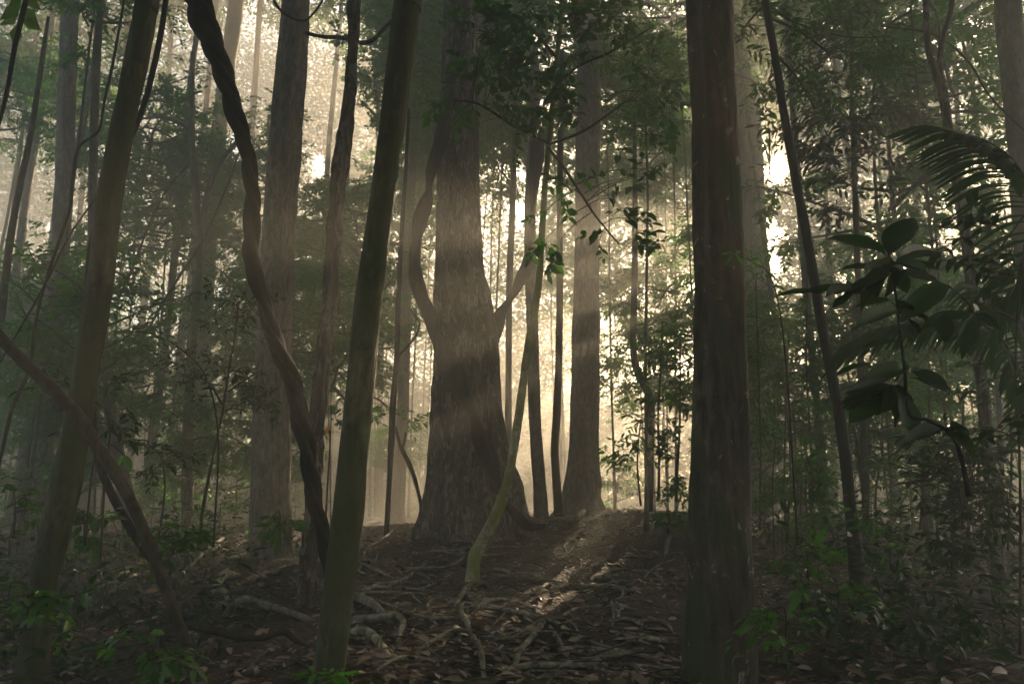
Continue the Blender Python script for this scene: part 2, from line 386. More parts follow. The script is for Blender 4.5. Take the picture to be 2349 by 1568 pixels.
def unit_trunk(seed, bend=.02, flare=.6):
    r = np.random.default_rng(seed); mb = MB(); n = 9; t = np.linspace(0, 1, n)
    c = np.cumsum(r.normal(0, bend, (n, 2)), 0)*np.minimum(t*3, 1)[:, None]; c -= c[0]
    # horizontal offsets are scaled with radius later, so give them in radii
    pts = np.stack([c[:, 0]*30, c[:, 1]*30, t], 1)
    rad = (1-.45*t)*(1+flare*np.exp(-t*40))
    # tube in stretched space
    q = pts.copy(); q[:, 2] *= 60
    tube(mb, q, rad, sides=12, k=5, lump=.10, lf=.25, seed=seed, cap=False)
    mb.v[0][:, 2] /= 60
    return mb.mesh('trunk', M_far), pts
UT = [unit_trunk(100+i, bend=.012+.004*(i % 3)) for i in range(7)]
bg_things = []
def bg_tree(px, d, width_px, height, crown_kind, crown_n, crown_scale, seed, name='forest_tree', lean=None):
    """background tree: unit trunk mesh + shared crown copies"""
    r = np.random.default_rng(seed)
    b = P(px, 1150, d); b[2] = float(G(b[0], b[1]))-.1
    rad = width_px*.5*depthlen(px, 1000, d)
    e = root_empty(name, b, 'x', 'tree')
    me, pts = UT[seed % len(UT)]
    tr = link('trunk', me, e); tr.scale = (rad, rad, height)
    lx, ly = (r.normal(0, .035), r.normal(0, .03)) if lean is None else lean
    tr.rotation_euler = (ly, lx, r.uniform(0, 6.28)) if False else (ly, lx, 0)
    pools = {'big': CROWN_BIG, 'mid': CROWN_MID, 'small': CROWN_SMALL}[crown_kind]
    for c in range(crown_n):
        lv, brm = pools[int(r.integers(0, len(pools)))]
        cr = link('crown', lv, e)
        zz = height*(.62+.38*(c+.3)/max(1, crown_n)) if crown_n > 1 else height
        hc = {'big': 5.5, 'mid': 3.6, 'small': 1.9}[crown_kind]*crown_scale
        zz = min(height*1.0, zz)-hc*.5
        f = zz/height; k = int(np.clip(f*(len(pts)-1), 0, len(pts)-1))
        ox = pts[k][0]*rad+lx*zz; oy = pts[k][1]*rad-ly*zz
        off = r.normal(0, .8*crown_scale, 2) if crown_n > 1 else (0, 0)
        cr.location = (ox+off[0], oy+off[1], zz); cr.rotation_euler = (r.normal(0, .12), r.normal(0, .12), r.uniform(0, 6.28))
        s = crown_scale*r.uniform(.85, 1.15); cr.scale = (s, s, s)
        bo = link('branches', brm, e); bo.location = cr.location; bo.rotation_euler = cr.rotation_euler; bo.scale = cr.scale
    bg_things.append((e, px, d, width_px, crown_kind)); return e
GAPS = [(1785, 400, 70), (1800, 610, 40), (1672, 650, 60), (1655, 750, 66), (1672, 840, 56), (500, 330, 60), (700, 370, 55), (890, 50, 60), (1780, 330, 50), (1785, 540, 92), (1830, 400, 80), (1960, 640, 40), (2230, 170, 45), (2290, 250, 40), (150, 60, 25), (470, 700, 25), (380, 180, 30), (60, 520, 25), (620, 60, 35), (2000, 60, 30), (2230, 420, 35)]
# ================================================================== named trunks, lianas
def path3(pix, d):
    out = []; rad = []
    for i, q in enumerate(pix):
        dd = q[3] if len(q) > 3 else d
        out.append(P(q[0], q[1], dd)); rad.append(q[2]*.5*depthlen(q[0], q[1], dd))
    return np.array(out), np.array(rad)
def trunk_pts(pix, d, top_z=None, flare=1.0, ground=True):
    p, r = path3(pix, d)                         # listed from the top down
    if top_z is not None and top_z > p[0][2]:
        dv = unit(p[0]-p[1]); dv = unit(dv+np.array([0, 0, .8])); L = (top_z-p[0][2])/dv[2]
        ext = [p[0]+dv*L*t for t in (1., .66, .33)]; er = [r[0]*.55, r[0]*.75, r[0]*.9]
        p = np.vstack([ext, p]); r = np.concatenate([er, r])
    if ground:
        g = float(G(p[-1][0], p[-1][1]))
        if p[-1][2] > g-.1:
            dv = p[-1]-p[-2]; dv = dv/abs(dv[2])
            L = p[-1][2]-g
            if L > .25: p = np.vstack([p, p[-1]+dv*(L-.1)]); r = np.append(r, r[-1]*1.05)
            L = p[-1][2]-g; p = np.vstack([p, p[-1]+np.array([dv[0]*.3, 0, -1])*(L+.25)]); r = np.append(r, r[-1]*(1.25*flare))
    return p, r
def base_of(p):
    q = p[-1]; return np.array([q[0], q[1], float(G(q[0], q[1]))])
T = {}
def trunk(key, name, label, pix, d, mat, top_z=None, cat='tree', group=None, flare=1.0, extra=None, part='trunk', **kw):
    p, r = trunk_pts(pix, d, top_z, flare)
    e = root_empty(name, base_of(p), label, cat, group)
    mb = MB(); a = dict(sides=28, k=14, lump=.10, lf=2.0, seed=len(T)+1); a.update(kw)
    tube(mb, p[::-1], r[::-1], **a)
    if extra: extra(mb)
    obj(part, mb, mat, e); T[key] = (e, p, r); return e
def add_crown(e, top, n=2, s=1.0, pools=None, spread=1.2, seed=0):
    r = np.random.default_rng(seed+900)
    for c in range(n):
        lv, brm = (pools or CROWN_BIG)[int(r.integers(0, 4))]
        loc = Vector([float(x) for x in top])-e.location+Vector((r.normal(0, spread), r.normal(0, spread), r.normal(-1.5, .8)))
        rot = (0, 0, r.uniform(0, 6.28))
        for nm, me in (('crown', lv), ('branches', brm)):
            o = link(nm, me, e); o.location = loc; o.rotation_euler = rot; o.scale = (s, s, s)

# -- big foreground trunk on the right
trunk('right', 'forest_tree', 'thick dark foreground trunk with lichen spots and a vertical crease, right of centre',
      [(1625, -40, 100), (1639, 300, 104), (1648, 600, 113), (1652, 900, 124), (1650, 1200, 140), (1647, 1500, 172), (1646, 1570, 180)], 3.95, M_right, 13, flare=1.4,
      flutes=.035, nfl=5, lump=.09, groove=.16, sides=96, k=34, ridge=.035, rfreq=6)
add_crown(T['right'][0], T['right'][1][0], 3, 1.1, seed=1)
# -- main tree
trunk('main', 'buttressed_tree', 'great buttressed tree on the mound with flaking bark, wrapped by a ribbon liana',
      [(1062, -40, 84), (1060, 100, 86), (1052, 300, 90), (1052, 500, 100), (1054, 640, 108), (1058, 750, 120), (1060, 850, 132), (1060, 1000, 146), (1064, 1100, 165), (1075, 1180, 200), (1082, 1235, 245)], 10., M_main, 17,
      flutes=.05, nfl=7, lump=.07, sides=110, k=26, flare=1.15, ridge=.09, rfreq=9)
e = T['main'][0]
add_crown(e, T['main'][1][0], 4, 1.3, spread=2.2, seed=2)
for nm_pix in ([(1085, 590, 30), (1104, 700, 50), (1118, 850, 56), (1122, 950, 60), (1135, 1050, 70), (1158, 1120, 74), (1178, 1190, 70), (1192, 1225, 70)],
               [(1010, 950, 40), (1002, 1100, 50), (988, 1180, 60), (975, 1235, 70)]):
    p, r = path3(nm_pix, 9.93); p = np.vstack([p, p[-1]+[0, 0, -.25]]); r = np.append(r, r[-1])
    mb = MB(); tube(mb, p[::-1], r[::-1], sides=48, k=22, lump=.14, lf=2, flutes=.06, seed=5, ridge=.06)
    obj('buttress', mb, M_main, e)
# -- pale trunk left
trunk('pale', 'forest_tree', 'pale broad trunk with peeling bark behind the dark twisted liana',
      [(681, -40, 60), (679, 0, 62), (668, 150, 68), (654, 300, 71), (644, 450, 72), (634, 600, 73), (628, 750, 76), (622, 900, 80), (620, 1050, 84), (618, 1200, 96)], 9., M_pale, 16, flutes=.04, lump=.08, sides=90, k=24, ridge=.06, flare=1.6)
add_crown(T['pale'][0], T['pale'][1][0], 3, 1.2, seed=3)
# -- rugged slim trunk
def rug_extra(mb):
    for q in ([(806, 90, 16), (796, 84, 9), (790, 80, 5)], [(788, 250, 18), (803, 256, 10)], [(748, 790, 20), (736, 800, 10)]):
        p, r = path3(q, 7.); tube(mb, p, r, sides=8, k=3)
trunk('rugged', 'forest_tree', 'knobbly slim trunk with torn bark between the pale trunk and the greenish leaning trunk',
      [(811, -40, 27), (811, 60, 27), (808, 120, 24), (799, 240, 30), (789, 330, 36), (775, 430, 33), (768, 540, 35), (756, 640, 33), (748, 760, 33), (738, 850, 36), (726, 950, 33), (722, 1050, 32), (716, 1150, 34), (708, 1260, 38)], 6.4, M_rugged, 12, lump=.24, lf=5, flutes=.08, ridge=.12, rfreq=3, sides=48, k=18, extra=rug_extra)
add_crown(T['rugged'][0], T['rugged'][1][0], 2, .9, seed=4)
# curving branch that crosses behind it
p, r = path3([(700, 76, 9, 7.4), (740, 84, 9, 7.4), (790, 88, 10, 7.3), (828, 98, 11, 7.1), (855, 92, 10, 7), (885, 62, 9, 6.9), (912, 38, 9, 6.8), (945, 10, 7, 6.8), (975, -40, 6, 6.8)], 7)
mb = MB(); tube(mb, p, r, sides=8, k=6, lump=.1, lf=6); obj('limb', mb, M_rugged, T['rugged'][0])
# -- greenish straight trunk
trunk('green', 'forest_tree', 'straight greenish trunk leaning right with grey lichen blotches, left of the great tree',
      [(940, -40, 60), (935, 0, 60), (897, 300, 58), (851, 640, 62), (825, 900, 62), (794, 1200, 72), (757, 1500, 74), (752, 1570, 78)], 3.95, M_green, 11, lump=.08, lf=1.6, ridge=.03, sides=64, k=34, flare=1.1)
add_crown(T['green'][0], T['green'][1][0], 2, .9, seed=5)
# -- mossy leaning trunk far left
trunk('mossy', 'forest_tree', 'mossy banded trunk leaning right at the left edge of the clearing',
      [(343, -40, 48), (340, 0, 48), (318, 120, 50), (288, 260, 50), (262, 400, 52), (240, 540, 52), (228, 660, 52), (205, 800, 54), (187, 930, 54), (162, 1050, 58), (140, 1160, 66), (115, 1260, 66), (95, 1360, 64), (82, 1500, 66)], 4.4, M_mossy, 11, lump=.14, lf=3, ridge=.03, sides=56, k=18, flare=1.2)
add_crown(T['mossy'][0], T['mossy'][1][0], 2, .9, seed=6)
# -- second large trunk behind the great tree
trunk('second', 'forest_tree', 'dark stout trunk standing in the light beams right of the great tree',
      [(1352, -40, 54), (1352, 100, 55), (1350, 300, 55), (1347, 600, 57), (1343, 800, 62), (1340, 1000, 66), (1336, 1100, 78), (1332, 1150, 96)], 13., M_pale, 19, flutes=.04, sides=70, k=20, ridge=.06, lump=.06, flare=1.5)
add_crown(T['second'][0], T['second'][1][0], 3, 1.3, seed=7)
trunk('pole', 'forest_tree', 'straight pale pole trunk between the great tree and the stout trunk in the beams',
      [(1226, 200, 26), (1222, 330, 26), (1217, 450, 26), (1217, 600, 27), (1221, 750, 27), (1225, 900, 28), (1229, 1000, 29), (1237, 1100, 30), (1240, 1150, 34)], 12., M_pale, 9, sides=18, lump=.08)
trunk('wisp', 'forest_tree', 'thin dark wavy trunk just left of the stout trunk in the beams',
      [(1289, 120, 12), (1285, 400, 14), (1284, 600, 15), (1284, 720, 16), (1281, 850, 16), (1277, 950, 18), (1272, 1030, 18), (1276, 1100, 19), (1281, 1165, 21)], 12., M_dark, 8.5, sides=14, lump=.12)
trunk('bent', 'forest_tree', 'slender dark trunk with an elbow bend behind the leafy bush, near the thick foreground trunk',
      [(1457, 420, 11), (1456, 600, 14), (1454, 720, 15), (1453, 800, 15), (1462, 850, 18), (1483, 890, 19), (1492, 930, 19), (1491, 1010, 19), (1489, 1110, 20)], 11.5, M_dark, 7.5, sides=14, lump=.1)
trunk('apricot', 'forest_tree', 'huge pale trunk glowing in the sun behind the thick foreground trunk',
      [(1704, -40, 50), (1706, 100, 54), (1712, 300, 66), (1716, 500, 76), (1718, 700, 84), (1722, 900, 90), (1728, 1100, 105)], 19., M_pale, 26, flutes=.05, sides=30, lump=.04)
add_crown(T['apricot'][0], T['apricot'][1][0], 3, 1.5, seed=8)
trunk('slant', 'forest_tree', 'slim dark trunk leaning left in front of the brightest light, right side',
      [(1752, -40, 17), (1758, 20, 17), (1778, 130, 18), (1798, 260, 19), (1823, 400, 20), (1845, 510, 21), (1864, 620, 22), (1888, 760, 23), (1908, 860, 24), (1926, 950, 25), (1940, 1060, 26), (1952, 1180, 27), (1962, 1290, 30)], 6., M_dark, 10, lump=.08, lf=3, sides=18, k=10)
def fork_extra(mb):
    p, r = path3([(2163, 190, 15), (2155, 150, 14), (2165, 80, 12), (2182, 20, 11), (2190, -60, 10)], 6.5); tube(mb, p, r, sides=10, k=6, lump=.08)
trunk('fork', 'forest_tree', 'forked slender trunk at the right with two arms parting near the top',
      [(2120, -60, 12), (2124, 20, 13), (2128, 100, 14), (2142, 160, 16), (2162, 210, 21), (2174, 290, 21), (2188, 380, 22), (2203, 470, 23), (2218, 560, 23), (2230, 680, 24), (2240, 780, 25), (2252, 880, 26), (2262, 980, 28), (2275, 1120, 30), (2285, 1250, 32)], 6.3, M_rugged, 9.5, lump=.08, sides=16, extra=fork_extra)
trunk('edge', 'forest_tree', 'thick hazy trunk leaning out of the top right corner',
      [(2308, -40, 54), (2320, 100, 54), (2338, 280, 56), (2352, 450, 58), (2368, 700, 60), (2390, 1000, 64)], 9., M_far, 14, sides=24, flutes=.04)
add_crown(T['edge'][0], T['edge'][1][0], 2, 1.1, seed=9)
trunk('lefttwin', 'forest_tree', 'pale hazy trunk with vertical furrows left of the mossy leaning trunk',
      [(163, -40, 36), (156, 120, 36), (150, 300, 36), (142, 500, 37), (128, 700, 38), (112, 880, 42), (98, 1050, 46), (85, 1200, 56)], 12., M_pale, 18, sides=24, flutes=.09, nfl=5)
add_crown(T['lefttwin'][0], T['lefttwin'][1][0], 3, 1.2, seed=10)
trunk('leftslim', 'forest_tree', 'slim hazy trunk crossing behind the mossy leaning trunk and leaning left',
      [(222, 120, 18), (215, 300, 19), (213, 450, 20), (216, 600, 22), (232, 750, 25), (245, 880, 26), (262, 1000, 28), (285, 1110, 32), (300, 1200, 38)], 10., M_far, 9, sides=16)
trunk('edgeleft', 'forest_tree', 'slender crooked trunk at the far left edge',
      [(95, 150, 11), (72, 300, 13), (45, 430, 14), (22, 560, 16), (5, 700, 17), (-18, 900, 20)], 9., M_far, 7.5, sides=12)
def y_extra(mb):
    p, r = path3([(455, 545, 15), (478, 440, 13), (500, 380, 12), (535, 335, 11), (575, 290, 8)], 14.); tube(mb, p, r, sides=8, k=6, lump=.08)
    p, r = path3([(440, 300, 12), (425, 288, 12), (395, 275, 10), (350, 262, 8)], 14.); tube(mb, p, r, sides=8, k=6, lump=.08)
trunk('yshape', 'forest_tree', 'crooked hazy trunk forking low between the mossy trunk and the twisted liana',
      [(442, 120, 10), (440, 250, 12), (441, 340, 15), (450, 450, 18), (455, 560, 20), (448, 700, 21), (440, 800, 22), (432, 950, 24), (430, 1100, 26)], 14., M_far, 9, sides=14, extra=y_extra, lump=.08)
trunk('leanpale', 'forest_tree', 'big pale trunk fading in the haze, leaning right behind the crooked forked trunk',
      [(548, -40, 34), (530, 100, 34), (505, 280, 36), (488, 450, 38), (475, 600, 40), (462, 800, 42), (452, 1000, 46)], 22., M_far, 24, sides=18)
add_crown(T['leanpale'][0], T['leanpale'][1][0], 2, 1.3, seed=11)
trunk('faintpole', 'forest_tree', 'straight faint trunk directly right of the greenish leaning trunk, in haze',
      [(958, 60, 22), (945, 350, 24), (934, 600, 26), (925, 900, 28), (918, 1050, 30)], 18., M_far, 20, sides=16)
trunk('wire', 'forest_tree', 'thin dark stem with a leafless side twig between the greenish trunk and the great tree',
      [(938, 250, 7), (930, 400, 9), (920, 560, 10), (913, 700, 11), (909, 830, 13), (902, 920, 15), (898, 1000, 14), (894, 1090, 12), (890, 1160, 12)], 10.5, M_dark, 6.5, sides=10, lump=.15)
p, r = path3([(909, 822, 6), (922, 808, 6), (945, 782, 6), (958, 762, 5), (962, 738, 5), (950, 722, 4), (942, 706, 3)], 10.5); mb = MB(); tube(mb, p, r, sides=6, k=4, lump=.2, lf=20)
p, r = path3([(955, 735, 4), (952, 714, 3), (944, 700, 2.5)], 10.5); tube(mb, p, r, sides=5, k=3); obj('twig', mb, M_dark, T['wire'][0])
trunk('mossysap', 'sapling', 'thin yellow-green mossy sapling curving in front of the great tree roots',
      [(1290, -60, 10), (1287, 40, 11), (1278, 130, 12), (1268, 240, 13), (1258, 340, 13), (1250, 430, 14), (1243, 540, 15), (1237, 640, 17), (1225, 720, 18), (1211, 800, 19), (1200, 880, 19), (1189, 960, 20), (1178, 1030, 20), (1168, 1090, 22), (1150, 1150, 26), (1128, 1200, 27), (1108, 1240, 30), (1092, 1270, 31), (1086, 1300, 30)], 7.2, M_sapling, 7, lump=.09, lf=6, sides=16, k=8, flare=1.5)
def snag_extra(mb):
    p, r = path3([(922, 1030, 8), (928, 1010, 7), (931, 990, 5)], 10.8); tube(mb, p, r, sides=6, k=3)
trunk('snag', 'dead_sapling', 'leafless crooked dead stem leaning beside the great tree on its left',
      [(906, 975, 5), (912, 1000, 8), (921, 1028, 9), (932, 1050, 11), (943, 1075, 10), (952, 1100, 10), (960, 1130, 9), (968, 1175, 10)], 10.8, M_twig, None, lump=.2, lf=10, sides=10, k=5, extra=snag_extra)
# ---- lianas
def liana(label, pix, d, mat, name='liana', cat='liana', group=None, **kw):
    p, r = path3(pix, d); e = root_empty(name, p[-1], label, cat, group) if False else None
    mb = MB(); a = dict(sides=20, k=12, lump=.08, lf=3); a.update(kw); tube(mb, p, r, **a)
    o = obj(name, mb, mat); return tag(o, label, cat, group)
_rope = [(438, -60, 70), (460, 20, 66), (482, 90, 56), (508, 160, 48), (528, 220, 44), (548, 290, 40), (565, 350, 34), (575, 410, 33), (580, 460, 37), (577, 530, 38), (575, 590, 38), (588, 640, 37), (606, 690, 39), (620, 745, 36), (636, 795, 40), (654, 840, 42), (673, 880, 40), (684, 930, 46), (692, 975, 43), (703, 1015, 40), (708, 1060, 40), (714, 1100, 41), (721, 1150, 37), (734, 1195, 36), (743, 1235, 32), (752, 1290, 30), (760, 1360, 28), (764, 1430, 26), (764, 1520, 26)]
p, r = path3(_rope, 4.7); pc = catmull(np.hstack([p, r[:, None]]), 14); c, rr = pc[:, :3], pc[:, 3]
ss = np.concatenate([[0], np.cumsum(np.linalg.norm(np.diff(c, axis=0), axis=1))]); ph = 9.0*ss; mb = MB()
for k, (o_, f_) in enumerate(((0, .60), (2.3, .52), (4.2, .42))):          # three strands wound round each other
    off = np.stack([np.cos(ph+o_), np.sin(ph+o_)*1.0, 0*ph], 1)*(rr*.52)[:, None]
    tube(mb, c+off, rr*f_*1.08, sides=18, k=1, lump=.16, lf=6, seed=k+3, smooth=False, ridge=.08, rfreq=2)
tag(obj('liana', mb, M_black), 'thick dark rope-like twisted liana hanging down from the top left to the root mound', 'liana')
liana('flat ribbon liana twisting down across the great tree to its right foot',
      [(1042, 120, 20, 9.75), (1036, 200, 30, 9.55), (1022, 260, 34, 9.6), (1010, 320, 34, 9.6), (1000, 350, 30, 9.6), (990, 390, 40, 9.6), (984, 430, 32, 9.6), (980, 460, 36, 9.6), (966, 510, 34, 9.6), (958, 550, 26, 9.6), (950, 590, 44, 9.6), (955, 630, 50, 9.55), (966, 680, 30, 9.5), (982, 720, 36, 9.4), (1000, 770, 52, 9.3), (1025, 820, 54, 9.2), (1050, 870, 52, 9.12), (1072, 920, 46, 9.05), (1088, 960, 38, 9.0), (1100, 1000, 36, 8.95), (1118, 1050, 42, 8.9), (1135, 1100, 40, 8.85), (1152, 1135, 30, 8.8), (1170, 1165, 26, 8.85), (1192, 1190, 24, 9.1), (1218, 1206, 22, 9.1), (1250, 1205, 16, 9.1)], 9.6, M_liana,
      twist=3.0, flat=.5, flutes=.12, nfl=3, sides=40, k=12, lump=.08, ridge=.08, rfreq=2)
liana('short swollen liana rising from the great tree to the pale pole trunk',
      [(1222, 250, 20, 11.8), (1228, 300, 32, 11.7), (1232, 350, 34, 11.7), (1226, 420, 30, 11.7), (1222, 500, 20, 11.8), (1212, 590, 22, 11.8), (1200, 630, 34, 11.6), (1185, 662, 34, 11.4), (1168, 688, 18, 11.2), (1156, 705, 20, 11), (1143, 735, 34, 10.8), (1132, 770, 36, 10.6), (1118, 810, 44, 10.3), (1106, 860, 40, 10.)], 11, M_liana, twist=1.8, flat=.6, sides=22, k=10, lump=.05)
liana('dark smooth climber stem crossing behind the mossy leaning trunk',
      [(388, -60, 12), (375, 40, 13), (358, 130, 13), (330, 240, 13), (290, 340, 13), (245, 430, 13), (214, 540, 14), (203, 620, 14), (196, 700, 13), (196, 760, 11), (204, 860, 10), (215, 960, 13), (226, 1060, 16), (255, 1130, 19), (290, 1195, 19), (335, 1265, 19), (372, 1310, 16)], 5.5, M_dark, sides=14)
liana('mossy-barked fallen branch slanting from the left edge down to the floor',
      [(-60, 700, 26), (0, 772, 25), (45, 822, 26), (95, 868, 26), (140, 912, 28), (185, 962, 29), (215, 1010, 28), (245, 1055, 29), (275, 1105, 27), (300, 1150, 27), (325, 1205, 26), (350, 1265, 27), (370, 1320, 26), (390, 1370, 26), (408, 1420, 25), (428, 1480, 24)], 3.6, M_twig, name='fallen_branch', cat='branch', lump=.1, lf=5, sides=20, k=8)
for lab, pix, d, m in (
  ('thin wiry liana looping down at the left edge into the ferns', [(292, -40, 5), (262, 130, 6), (238, 240, 6), (226, 300, 6), (180, 340, 6), (166, 420, 7), (160, 480, 7), (120, 600, 7), (85, 720, 7), (66, 850, 8), (30, 930, 9), (8, 1020, 8), (-10, 1100, 7)], 6.0, M_twig),
  ('straight thin liana rising steeply across the mossy trunk', [(300, 340, 4), (230, 440, 4), (160, 540, 4), (110, 640, 5), (60, 730, 5), (0, 830, 5)], 6.5, M_twig),
  ('dark thin stem dropping from the top left corner', [(72, -40, 13), (50, 40, 12), (32, 120, 11), (10, 240, 9), (-20, 340, 8)], 5.0, M_dark),
  ('long straight hazy liana slanting behind the crooked forked trunk', [(555, 330, 4), (520, 430, 5), (470, 540, 6), (420, 620, 6), (370, 700, 6), (320, 790, 6), (270, 860, 6)], 12., M_far),
  ('shorter slanting hazy liana beside the mossy trunk', [(430, 380, 4), (380, 440, 4), (340, 520, 5), (310, 600, 5), (270, 690, 5)], 11., M_far),
  ('thin drooping liana hanging before the greenish trunk top', [(612, -40, 7), (640, 20, 7), (690, 48, 6), (720, 30, 5), (760, -30, 5)], 7.5, M_dark),
  ('thin crossing liana at the top of the right side', [(1740, -20, 6), (1800, 40, 5), (1880, 70, 4), (1950, 86, 3), (2040, 84, 3)], 6.5, M_dark),
  ('thin arching liana above the palm frond', [(2020, 60, 3), (2140, 80, 4), (2220, 140, 5), (2270, 220, 5), (2350, 300, 5)], 7.0, M_dark)):
    liana(lab, pix, d, m, sides=7, k=6, lump=.12, lf=8)

# ================================================================== roots
def C2(c): return 745.4+c[0]*.3657, 994.3+c[1]*.3657
def C1(c): return c[0]*.3657, 994.3+c[1]*.3657
def root_part(parent, pts, w, conv, mat, lift=.9, taper=.75, arch=0.):
    g = []; r = []
    n = len(pts); arc = []
    for i, c in enumerate(pts):
        px, py = conv(c); q = GP(px, py); t = i/(n-1)
        # keep the drawn path: lift towards the eye ray
        rad = w*.3657*.5*depthlen(px, py, q[1])*(1-(1-taper)*abs(t-.3))*1.0
        q = q.copy(); q[2] += rad*lift+arch*math.sin(math.pi*t)
        g.append(q); r.append(rad)
    g[0][2] -= r[0]*1.2; g[-1][2] -= r[-1]*1.5
    mb = MB(); tube(mb, g, r, sides=12, k=7, lump=.16, lf=5, seed=rng.integers(50), flat=.9)
    obj('root', mb, mat, parent)
main_roots = [
 ([(1020,940),(940,950),(880,985),(870,1010),(835,1060),(800,1120)],34), ([(860,1070),(855,1140),(890,1200),(910,1250)],44),
 ([(160,1010),(260,1050),(400,1090),(520,1140),(640,1165),(750,1165),(840,1155)],28),
 ([(920,1000),(960,1040),(1000,1080),(1080,1110),(1200,1130),(1330,1160),(1450,1200),(1560,1270),(1700,1330),(1850,1370),(2000,1390)],30),
 ([(1050,1310),(1090,1300),(1170,1290),(1260,1240),(1340,1180)],22), ([(1345,1190),(1350,1230),(1290,1310),(1220,1390),(1190,1470),(1120,1520)],42),
 ([(1410,1200),(1440,1260),(1470,1320),(1510,1390)],28), ([(620,1340),(720,1310),(800,1270),(880,1270),(940,1320),(980,1400),(1000,1540)],50),
 ([(470,830),(540,855),(640,850),(740,850),(820,820),(870,770)],22), ([(560,870),(500,920),(430,945),(330,960),(270,985),(180,985)],26),
 ([(190,800),(260,840),(350,880),(450,920)],22), ([(620,885),(690,910),(750,950)],16), ([(380,975),(480,970),(560,985),(640,990),(760,1000)],16),
 ([(420,1030),(500,1012),(560,1006),(650,1000)],14), ([(760,1010),(700,1040),(650,1070),(650,1110),(685,1145)],22),
 ([(1340,985),(1400,955),(1460,980),(1550,960),(1650,970),(1760,955),(1850,960)],22), ([(1660,925),(1720,900),(1780,910),(1840,940)],14),
 ([(1000,870),(1060,860),(1130,870),(1190,900),(1240,935)],22), ([(1245,598),(1160,620),(1080,660),(1010,690),(960,740)],30), ([(1200,605),(1190,650),(1180,690)],12),
 ([(1430,760),(1460,700),(1500,665),(1550,655)],12), ([(1340,1090),(1270,1095),(1210,1100)],22), ([(1440,1165),(1560,1115),(1640,1100),(1720,1085)],22),
 ([(870,765),(780,752),(700,745),(620,730)],14), ([(1350,585),(1430,565),(1540,555),(1620,515),(1680,475),(1760,468),(1800,490)],42),
 ([(970,1330),(1050,1360),(1130,1410),(1170,1460)],26), ([(430,600),(350,680),(240,730),(190,740)],18), ([(320,700),(330,760),(310,810)],14),
 ([(540,1000),(580,1050),(640,1090)],12), ([(460,1120),(540,1160),(600,1200)],12), ([(1230,520),(1330,440),(1420,430)],16), ([(1250,700),(1350,690),(1420,740),(1480,800)],10),
 ([(1560,1270),(1620,1330),(1700,1420)],16), ([(1150,1100),(1080,1180),(1020,1230)],14), ([(1300,470),(1400,500),(1500,470)],12)]
for pts, wd in main_roots: root_part(T['main'][0], pts, wd, C2, M_root)
for pts, wd in [([(1050,1560),(1150,1505),(1300,1475),(1500,1470),(1700,1470),(1900,1475),(2190,1480)],42), ([(1790,1030),(1800,1080),(1812,1140),(1800,1215)],22), ([(1850,955),(1870,990),(1860,1025),(1820,1035)],16),
   ([(1813,1185),(1880,1172),(1970,1195),(2080,1180),(2150,1205),(2195,1270)],24), ([(1290,1370),(1440,1390),(1560,1380),(1700,1400),(1830,1390)],14), ([(2010,960),(2010,900),(2080,840),(2190,790)],12),
   ([(2140,770),(2150,700),(2175,660),(2220,650)],30), ([(1700,1200),(1850,1260),(2000,1300),(2160,1300)],16), ([(1600,1000),(1700,1040),(1780,1035)],14)]:
    root_part(T['right'][0], pts, wd, C2, M_root)
for pts, wd in [([(130,1180),(240,1192),(350,1190),(440,1180),(490,1210),(470,1290),(460,1340)],46), ([(90,1260),(240,1290),(330,1350),(410,1410)],62), ([(160,1020),(230,1080),(320,1130),(420,1190)],60)]:
    root_part(T['green'][0], pts, wd, C2, M_root, arch=.02)
for pts, wd, ar in [([(1400,1150),(1480,1112),(1570,1112),(1650,1150),(1750,1150),(1990,1170)],50,.06), ([(500,1080),(620,1020),(740,960),(850,890),(960,840),(1100,820),(1220,825)],44,.08),
   ([(1340,990),(1400,1010),(1440,1065)],40,0), ([(1340,990),(1400,950),(1500,885)],60,.05), ([(560,800),(640,830),(700,890),(725,960)],30,.02), ([(1090,895),(1150,905),(1220,860),(1270,790),(1330,730),(1400,650)],28,.06),
   ([(1550,800),(1590,780),(1700,740),(1800,735),(1910,775)],40,.08), ([(1380,1060),(1480,1090),(1620,1110)],20,0), ([(900,880),(840,920),(770,990),(650,1060),(520,1120)],30,.04), ([(1850,860),(1950,920),(2030,960)],40,0), ([(1830,900),(1900,1000),(1980,1040)],26,0)]:
    root_part(T['pale'][0], pts, wd, C1, M_root, arch=ar)
# the looping surface root
g = [P(*C1(c), 4.3) for c in [(1120,1395),(1060,1385),(1022,1330),(1020,1270),(1060,1225),(1130,1205),(1220,1212),(1350,1240),(1500,1275),(1650,1278),(1730,1250),(1790,1240),(1850,1290),(1940,1335)]]
mb = MB(); tube(mb, g, np.array([18,24,28,32,36,38,38,38,36,36,34,40,34,22])*.3657*.5*4.3/FP, sides=14, k=8, lump=.12, lf=6)
tag(obj('looping_root', mb, M_liana), 'woody root looping above the litter near the foot of the fallen branch', 'root')
g = [P(*C1(c), 4.0) for c in [(1352,1325),(1300,1355),(1230,1390),(1160,1425),(1090,1470),(1030,1540)]]
mb = MB(); tube(mb, g, np.array([40,50,46,48,56,60])*.3657*.5*4./FP, sides=16, k=8, lump=.18, lf=6)
tag(obj('broken_log', mb, M_rugged), 'short broken pale log lying under the looping root', 'log')
